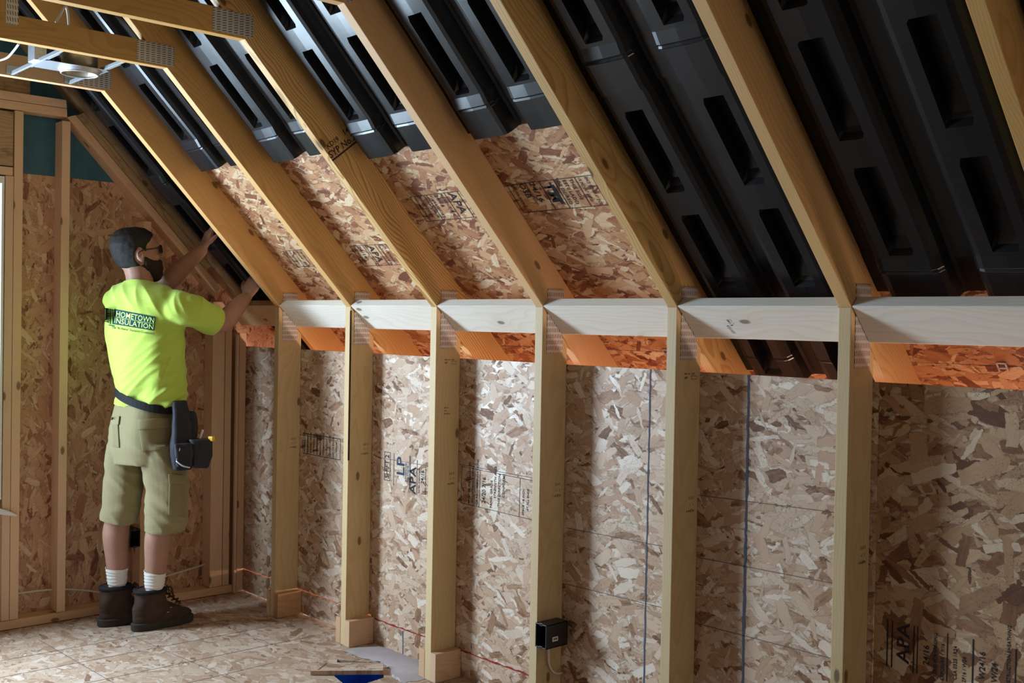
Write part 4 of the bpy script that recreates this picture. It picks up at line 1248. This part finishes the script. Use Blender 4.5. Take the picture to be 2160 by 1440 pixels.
# ---- socks and boots
def boot(A, heel, ang, lab):
    d = Matrix.Rotation(ang, 3, 'Z') @ Vector((0, 1, 0)); s = Vector((d.y, -d.x, 0))
    H = Vector((heel[0], heel[1], 0))
    bm = bmesh.new()
    rows = [(.030, .142, .140, .046), (.048, .144, .146, .049), (.066, .136, .138, .047), (.084, .112, .114, .052), (.100, .092, .094, .054), (.120, .080, .076, .052), (.145, .074, .069, .052), (.172, .070, .068, .056), (.186, .068, .066, .055)]
    rr = []
    for z, y, hl_, hw in rows:
        c = H + d*y + ZU*z
        if z > .11: c = c.lerp(Vector((A.x, A.y, z)) , .55)
        rr.append((c, d*hl_, s*hw))
    add_loft(bm, rr, 34, 2.3)
    b = bmesh.new(); 
    me = remesh(bm, .005, 3, .6)
    displace(me, lambda co: .005*noise.noise(co*22) - .003*abs(noise.noise(Vector((co.x*8, co.y*8, co.z*60)))))
    bo = link('boot', me, LEATHER, body); tag(bo, lab)
    bm = bmesh.new()
    def outline(g):
        pts = []
        for j in range(40):
            t = 2*PI*j/40
            y = .142 + (.150+g)*math.copysign(abs(math.cos(t))**.85, math.cos(t))
            wv = (.050+g)*(1 - .16*math.exp(-((y-.10)/.045)**2))*math.copysign(abs(math.sin(t))**.8, math.sin(t))
            pts.append(H + d*y + s*wv)
        return pts
    rs_ = []
    for g, z in ((-.004, .001), (0, .004), (.001, .020), (.002, .032), (-.003, .036)):
        rs_.append([bm.verts.new(p + ZU*z) for p in outline(g)])
    for i in range(len(rs_)-1):
        for j in range(40):
            bm.faces.new((rs_[i][j], rs_[i][(j+1) % 40], rs_[i+1][(j+1) % 40], rs_[i+1][j]))
    bm.faces.new(rs_[0][::-1]); bm.faces.new(rs_[-1])
    obj('sole', bm, SOLEM, bo, smooth=False)
    bm = bmesh.new()
    top = Vector((A.x, A.y, .178)).lerp(H + d*.068 + ZU*.178, .45)
    ring = [top + d*.066*math.cos(2*PI*j/24) + s*.055*math.sin(2*PI*j/24) for j in range(25)]
    add_tube(bm, ring, .011, 8, False)
    obj('collar', bm, WEB, bo, smooth=True)
    bm = bmesh.new()
    prevs = None
    for i in range(6):
        z = .095 + i*.016
        yy = .226 - i*.019
        c = H + d*yy + ZU*z
        if z > .11: c = c + (Vector((A.x, A.y, 0)) - H - d*.07)*.5
        a_, b_ = c + s*.024, c - s*.024
        add_tube(bm, [a_ - d*.018 - ZU*.004, c + d*.004 + ZU*.006, b_ - d*.018 - ZU*.004], .0032, 6)
        if prevs: add_tube(bm, [prevs[0], b_ - d*.006], .0022, 6); add_tube(bm, [prevs[1], a_ - d*.006], .0022, 6)
        prevs = (a_ - d*.006, b_ - d*.006)
    k_ = c + d*.014
    for sg in (-1, 1):
        add_tube(bm, smooth_path([k_, k_ + s*sg*.02 + d*.02 + ZU*.008, k_ + s*sg*.035 + d*.025 - ZU*.03, k_ + s*sg*.02 + d*.018 - ZU*.012, k_], 5), .0022, 6)
        add_tube(bm, smooth_path([k_, k_ + s*sg*.012 + d*.022, k_ + s*sg*.02 + d*.03 - ZU*.045], 4), .0020, 6)
    obj('lace', bm, plain('lace_cord', (.055, .035, .022), .8, .2), bo)
    bm = bmesh.new()
    for (y_, z_) in ((.10, .075), (.115, .095), (.128, .115)):
        add_box(bm, H + d*(y_+.04) + s*(.0545) + ZU*z_, (.004, .010, .004), None, .001)
    obj('eyelets', bm, M_STEEL_D, bo)
    bm = bmesh.new()
    K = Lk if A is La else Rk
    dz = (K - A).normalized()
    limb(bm, [A + dz*.105, A + dz*.12, A + dz*.14 - hf*.002, A + dz*.185 - hf*.004], [.044, .045, .046, .053], 22)
    me = remesh(bm, .004, 2, .5)
    displace(me, lambda co: .0012*math.sin(co.z*420 + 2*noise.noise(co*30)))
    b = bmesh.new(); b.from_mesh(me)
    bmesh.ops.bisect_plane(b, geom=b.verts[:]+b.edges[:]+b.faces[:], plane_co=A + dz*.172, plane_no=dz, clear_outer=True)
    me2 = bpy.data.meshes.new('sock'); b.to_mesh(me2); b.free(); me2.polygons.foreach_set('use_smooth', [True]*len(me2.polygons))
    so = link('sock', me2, SOCKM, body); tag(so, 'white crew sock')
    m = so.modifiers.new('s', 'SOLIDIFY'); m.thickness = .002
boot(La, (-.040, -.715), -.10, 'dark brown lace-up work boot on the left foot')
boot(Ra, (.128, -.625), .03, 'dark brown lace-up work boot on the right foot')

# ------------------------------------------------------------------ recessed can light between the first two ceiling chords
cz = 2.402
can = empty('recessed_light', (.61, -1.08, cz), 'galvanised recessed light housing on hanger bars between the ceiling chords', 'light fixture')
cc = Vector((.600, -1.075, cz))
bm = bmesh.new()
# mounting plate with a round hole
N_ = 40; rc = .068
inn = [bm.verts.new(cc + Vector((rc*math.cos(2*PI*j/N_), rc*math.sin(2*PI*j/N_), 0))) for j in range(N_)]
def sq(j):
    t = 2*PI*j/N_; c_, s_ = math.cos(t), math.sin(t); m = max(abs(c_)/.078, abs(s_)/.125)
    return Vector((c_/m, s_/m - .035, 0))
out_ = [bm.verts.new(cc + sq(j)) for j in range(N_)]
for j in range(N_): bm.faces.new((inn[j], inn[(j+1) % N_], out_[(j+1) % N_], out_[j]))
mp = obj('mounting_plate', bm, M_STEEL, can); mp.modifiers.new('s', 'SOLIDIFY').thickness = .0016
bm = bmesh.new()
def cyl_shell(bm, c, r0, z0, r1, z1, n=40):
    a = [bm.verts.new(c + Vector((r0*math.cos(2*PI*j/n), r0*math.sin(2*PI*j/n), z0))) for j in range(n)]
    b = [bm.verts.new(c + Vector((r1*math.cos(2*PI*j/n), r1*math.sin(2*PI*j/n), z1))) for j in range(n)]
    for j in range(n): bm.faces.new((a[j], a[(j+1) % n], b[(j+1) % n], b[j]))
cyl_shell(bm, cc, .067, -.018, .067, .13); cyl_shell(bm, cc, .067, .13, .0, .132)
for i in range(3):
    a_ = 2.2 + i*2.1
    add_box(bm, cc + Vector((.068*math.cos(a_), .068*math.sin(a_), .06)), (.006, .006, .006), None, .001)
hb = obj('housing', bm, M_STEEL_D, can, smooth=True); hb.modifiers.new('s', 'SOLIDIFY').thickness = .0015
bm = bmesh.new(); add_tube(bm, [cc + Vector((.068*math.cos(2*PI*j/32), .068*math.sin(2*PI*j/32), -.016)) for j in range(33)], .0035, 6, False)
cyl_shell(bm, cc, .069, -.018, .080, -.002)
obj('trim_ring', bm, M_STEEL, can, smooth=True)
for i, yy in enumerate((-1.235, -1.005)):
    bm = bmesh.new(); add_box(bm, ((XR(1)+XL(2))/2, yy, cz+.006), (XL(2)-XR(1)-.002, .010, .014), None, .001)
    add_box(bm, ((XR(1)+XL(2))/2+.05, yy+.012, cz+.008), (.30, .008, .012), None, .001)
    add_box(bm, (XR(1)+.0035, yy, cz+.018), (.003, .045, .034)); add_box(bm, (XL(2)-.0035, yy, cz+.018), (.003, .045, .034))
    obj('hanger_bar', bm, M_STEEL, can)
bm = bmesh.new(); add_box(bm, cc + Vector((-.02, -.155, .055)), (.075, .045, .095), None, .002)
jb = obj('junction_box', bm, M_STEEL, can)
bm = bmesh.new(); add_box(bm, cc + Vector((.018, -.162, .05)), (.001, .026, .040)); obj('paper_label', bm, M_LABEL, jb)

def cable(name, pts, r, label, mat=M_CABLE, n=6):
    bm = bmesh.new(); add_tube(bm, smooth_path(pts, n), r, 8)
    o = obj(name, bm, mat, smooth=True); return tag(o, label, 'cable')
cable('cable', [at(118, 48, 3.95), at(128, 30, 3.95), at(138, 14, 3.96), at(143, 28, 3.97), at(146, 55, 3.98), at(150, 66, 3.98)], .0045, 'white cable looping up over the second ceiling chord', M_WHITEP)
cable('cable', [at(40, 92, 4.1), at(28, 108, 4.15), at(14, 122, 4.2), at(-12, 130, 4.25)], .0045, 'white cable hanging down at the upper left below the second chord', M_WHITEP)
cable('cable', [(GS+.03, -1.3, .155), (GS+.03, -1.0, .148), (GS+.03, -.84, .142), (GS+.03, -.70, .118), (GS+.03, -.55, .080), (GS+.04, -.47, .105), (GX-.01, -.395, .20), (GX-.015, -.392, .285)], .0045, 'pale cable strung low along the gable wall behind the worker’s legs, up to the box')
cable('cable', [(GS+.03, -.40, .110), (GS+.03, -.25, .128), (GS+.03, -.10, .150), (GS+.03, -.055, .158)], .0045, 'pale cable running from behind the right boot to the corner studs')

# electrical boxes
def ebox(M, label, lab_side=True):
    e = link('electrical_box', None, None, None, M); e.empty_display_size = .03
    tag(e, label, 'electrical box', 'black electrical boxes')
    w, h, d, t = .056, .086, .108, .004     # local x along depth, y width, z height; opening at -x
    bm = bmesh.new()
    add_box(bm, (d/2 - t/2 + .0, 0, 0), (t, w, h)) if False else None
    add_box(bm, (d - t/2, 0, 0), (t, w, h), None, .001)
    for sy in (-1, 1): add_box(bm, (d/2, sy*(w/2-t/2), 0), (d, t, h), None, .001)
    for sz in (-1, 1): add_box(bm, (d/2, 0, sz*(h/2-t/2)), (d, w, t), None, .001)
    for sz in (-1, 1): add_box(bm, (.003, 0, sz*(h/2-.002)), (.006, .016, .010), None, .001)
    obj('box_body', bm, M_BLACKP, e, M)
    bm = bmesh.new(); add_box(bm, (.045, w/2+.0004, -.012), (.028, .0006, .016)); sl_ = obj('paper_label', bm, M_LABEL, e, M)
    stamp('label_print', M @ Vector((.056, w/2+.0009, -.015)), -(M.to_3x3() @ Vector((1, 0, 0))) if False else (M.to_3x3() @ Vector((1, 0, 0))), (0, 0, 1), [('r', -.020, 0, -.016, .007), ('r', -.014, 0, -.010, .007), ('r', -.008, 0, -.002, .007)], M_INK, sl_)
    return e
# local x -> +y (into the wall), y -> +x
M1 = Matrix(((0, 1, 0, XR(4)+.0285), (1, 0, 0, -.008), (0, 0, 1, .325), (0, 0, 0, 1)))
ebox(M1, 'black plastic electrical box fixed to the fourth knee wall post, near the floor')
M2 = Matrix(((-1, 0, 0, GX+.012), (0, -1, 0, -.471), (0, 0, 1, .350), (0, 0, 0, 1)))
ebox(M2, 'black electrical box on the gable stud, seen between the worker’s calves')
cable('cable', [(XR(4)+.020, .040, .283), (XR(4)+.020, .042, .262), (XR(4)+.017, .046, .235), (XR(4)+.012, .055, .205), (XR(4)+.010, .075, .178), (XR(4)+.012, .10, .166), (XR(4)+.014, .124, .166)], .0042, 'grey cable curving down from the black box into the wall board')
bm = bmesh.new(); cyl_shell(bm, Vector((0, 0, 0)), .004, .0, .012, .012, 16); bm.faces.new([v for v in bm.verts[:16]][::-1])
o = obj('foam_plug', bm, plain('foam', (.75, .45, .22), .8, .1), None, Matrix.Translation((XR(4)+.014, .124, .166)) @ Matrix.Rotation(PI/2, 4, 'X'), True)
tag(o, 'small orange plug where the grey cable enters the board', 'plug')

# scrap of strand board over the hole
zs = .020
C_ = [at(655, 1414, 1), at(808, 1413, 1), at(809, 1397, 1), at(682, 1396, 1)]
cor = []
for c in C_:
    r = c - CO; t = (zs - CO.z)/r.z; cor.append(CO + r*t)
org = cor[0]; X_ = (cor[1]-cor[0]).normalized(); Y_ = Vector((-X_.y, X_.x, 0))
M = frame(org - ZU*.0095, X_, Y_)
P2 = [((c-org).dot(X_), (c-org).dot(Y_)) for c in cor]
sc_ = obj('board_scrap', prism_bm(P2, -.0088, .0088, .0008), OSB_FLOOR, None, M)
tag(sc_, 'offcut of strand board lying across the square cutout in the floor', 'board')
strip('pencil_line', cor[0].lerp(cor[1], .10) + Y_*.01, cor[3].lerp(cor[2], .06) - Y_*.01, .004, M_PENCIL, sc_, (0, 0, 1))

# white strip sticking out past the jamb at the far left
bm = bmesh.new(); 
pp = smooth_path([(GX+.004, -1.20, .560), (GX+.006, -1.12, .552), (GX+.006, -1.06, .535), (GX+.006, -1.026, .522)], 5)
for i in range(len(pp)-1):
    pass
prev = None
for i, p in enumerate(pp):
    hh = .016*(1 - (i/(len(pp)-1))**2*.85)
    r4 = [bm.verts.new(p + Vector((dx, 0, dz))) for dx, dz in ((0, -hh), (.006, -hh), (.006, hh), (0, hh))]
    if prev:
        for j in range(4): bm.faces.new((prev[j], prev[(j+1) % 4], r4[(j+1) % 4], r4[j]))
    else: bm.faces.new(r4[::-1])
    prev = r4
bm.faces.new(prev)
o = obj('plastic_strip', bm, M_WHITEP, None, None, True)
tag(o, 'curved white plastic strip poking out at the far left edge below the window', 'strip')
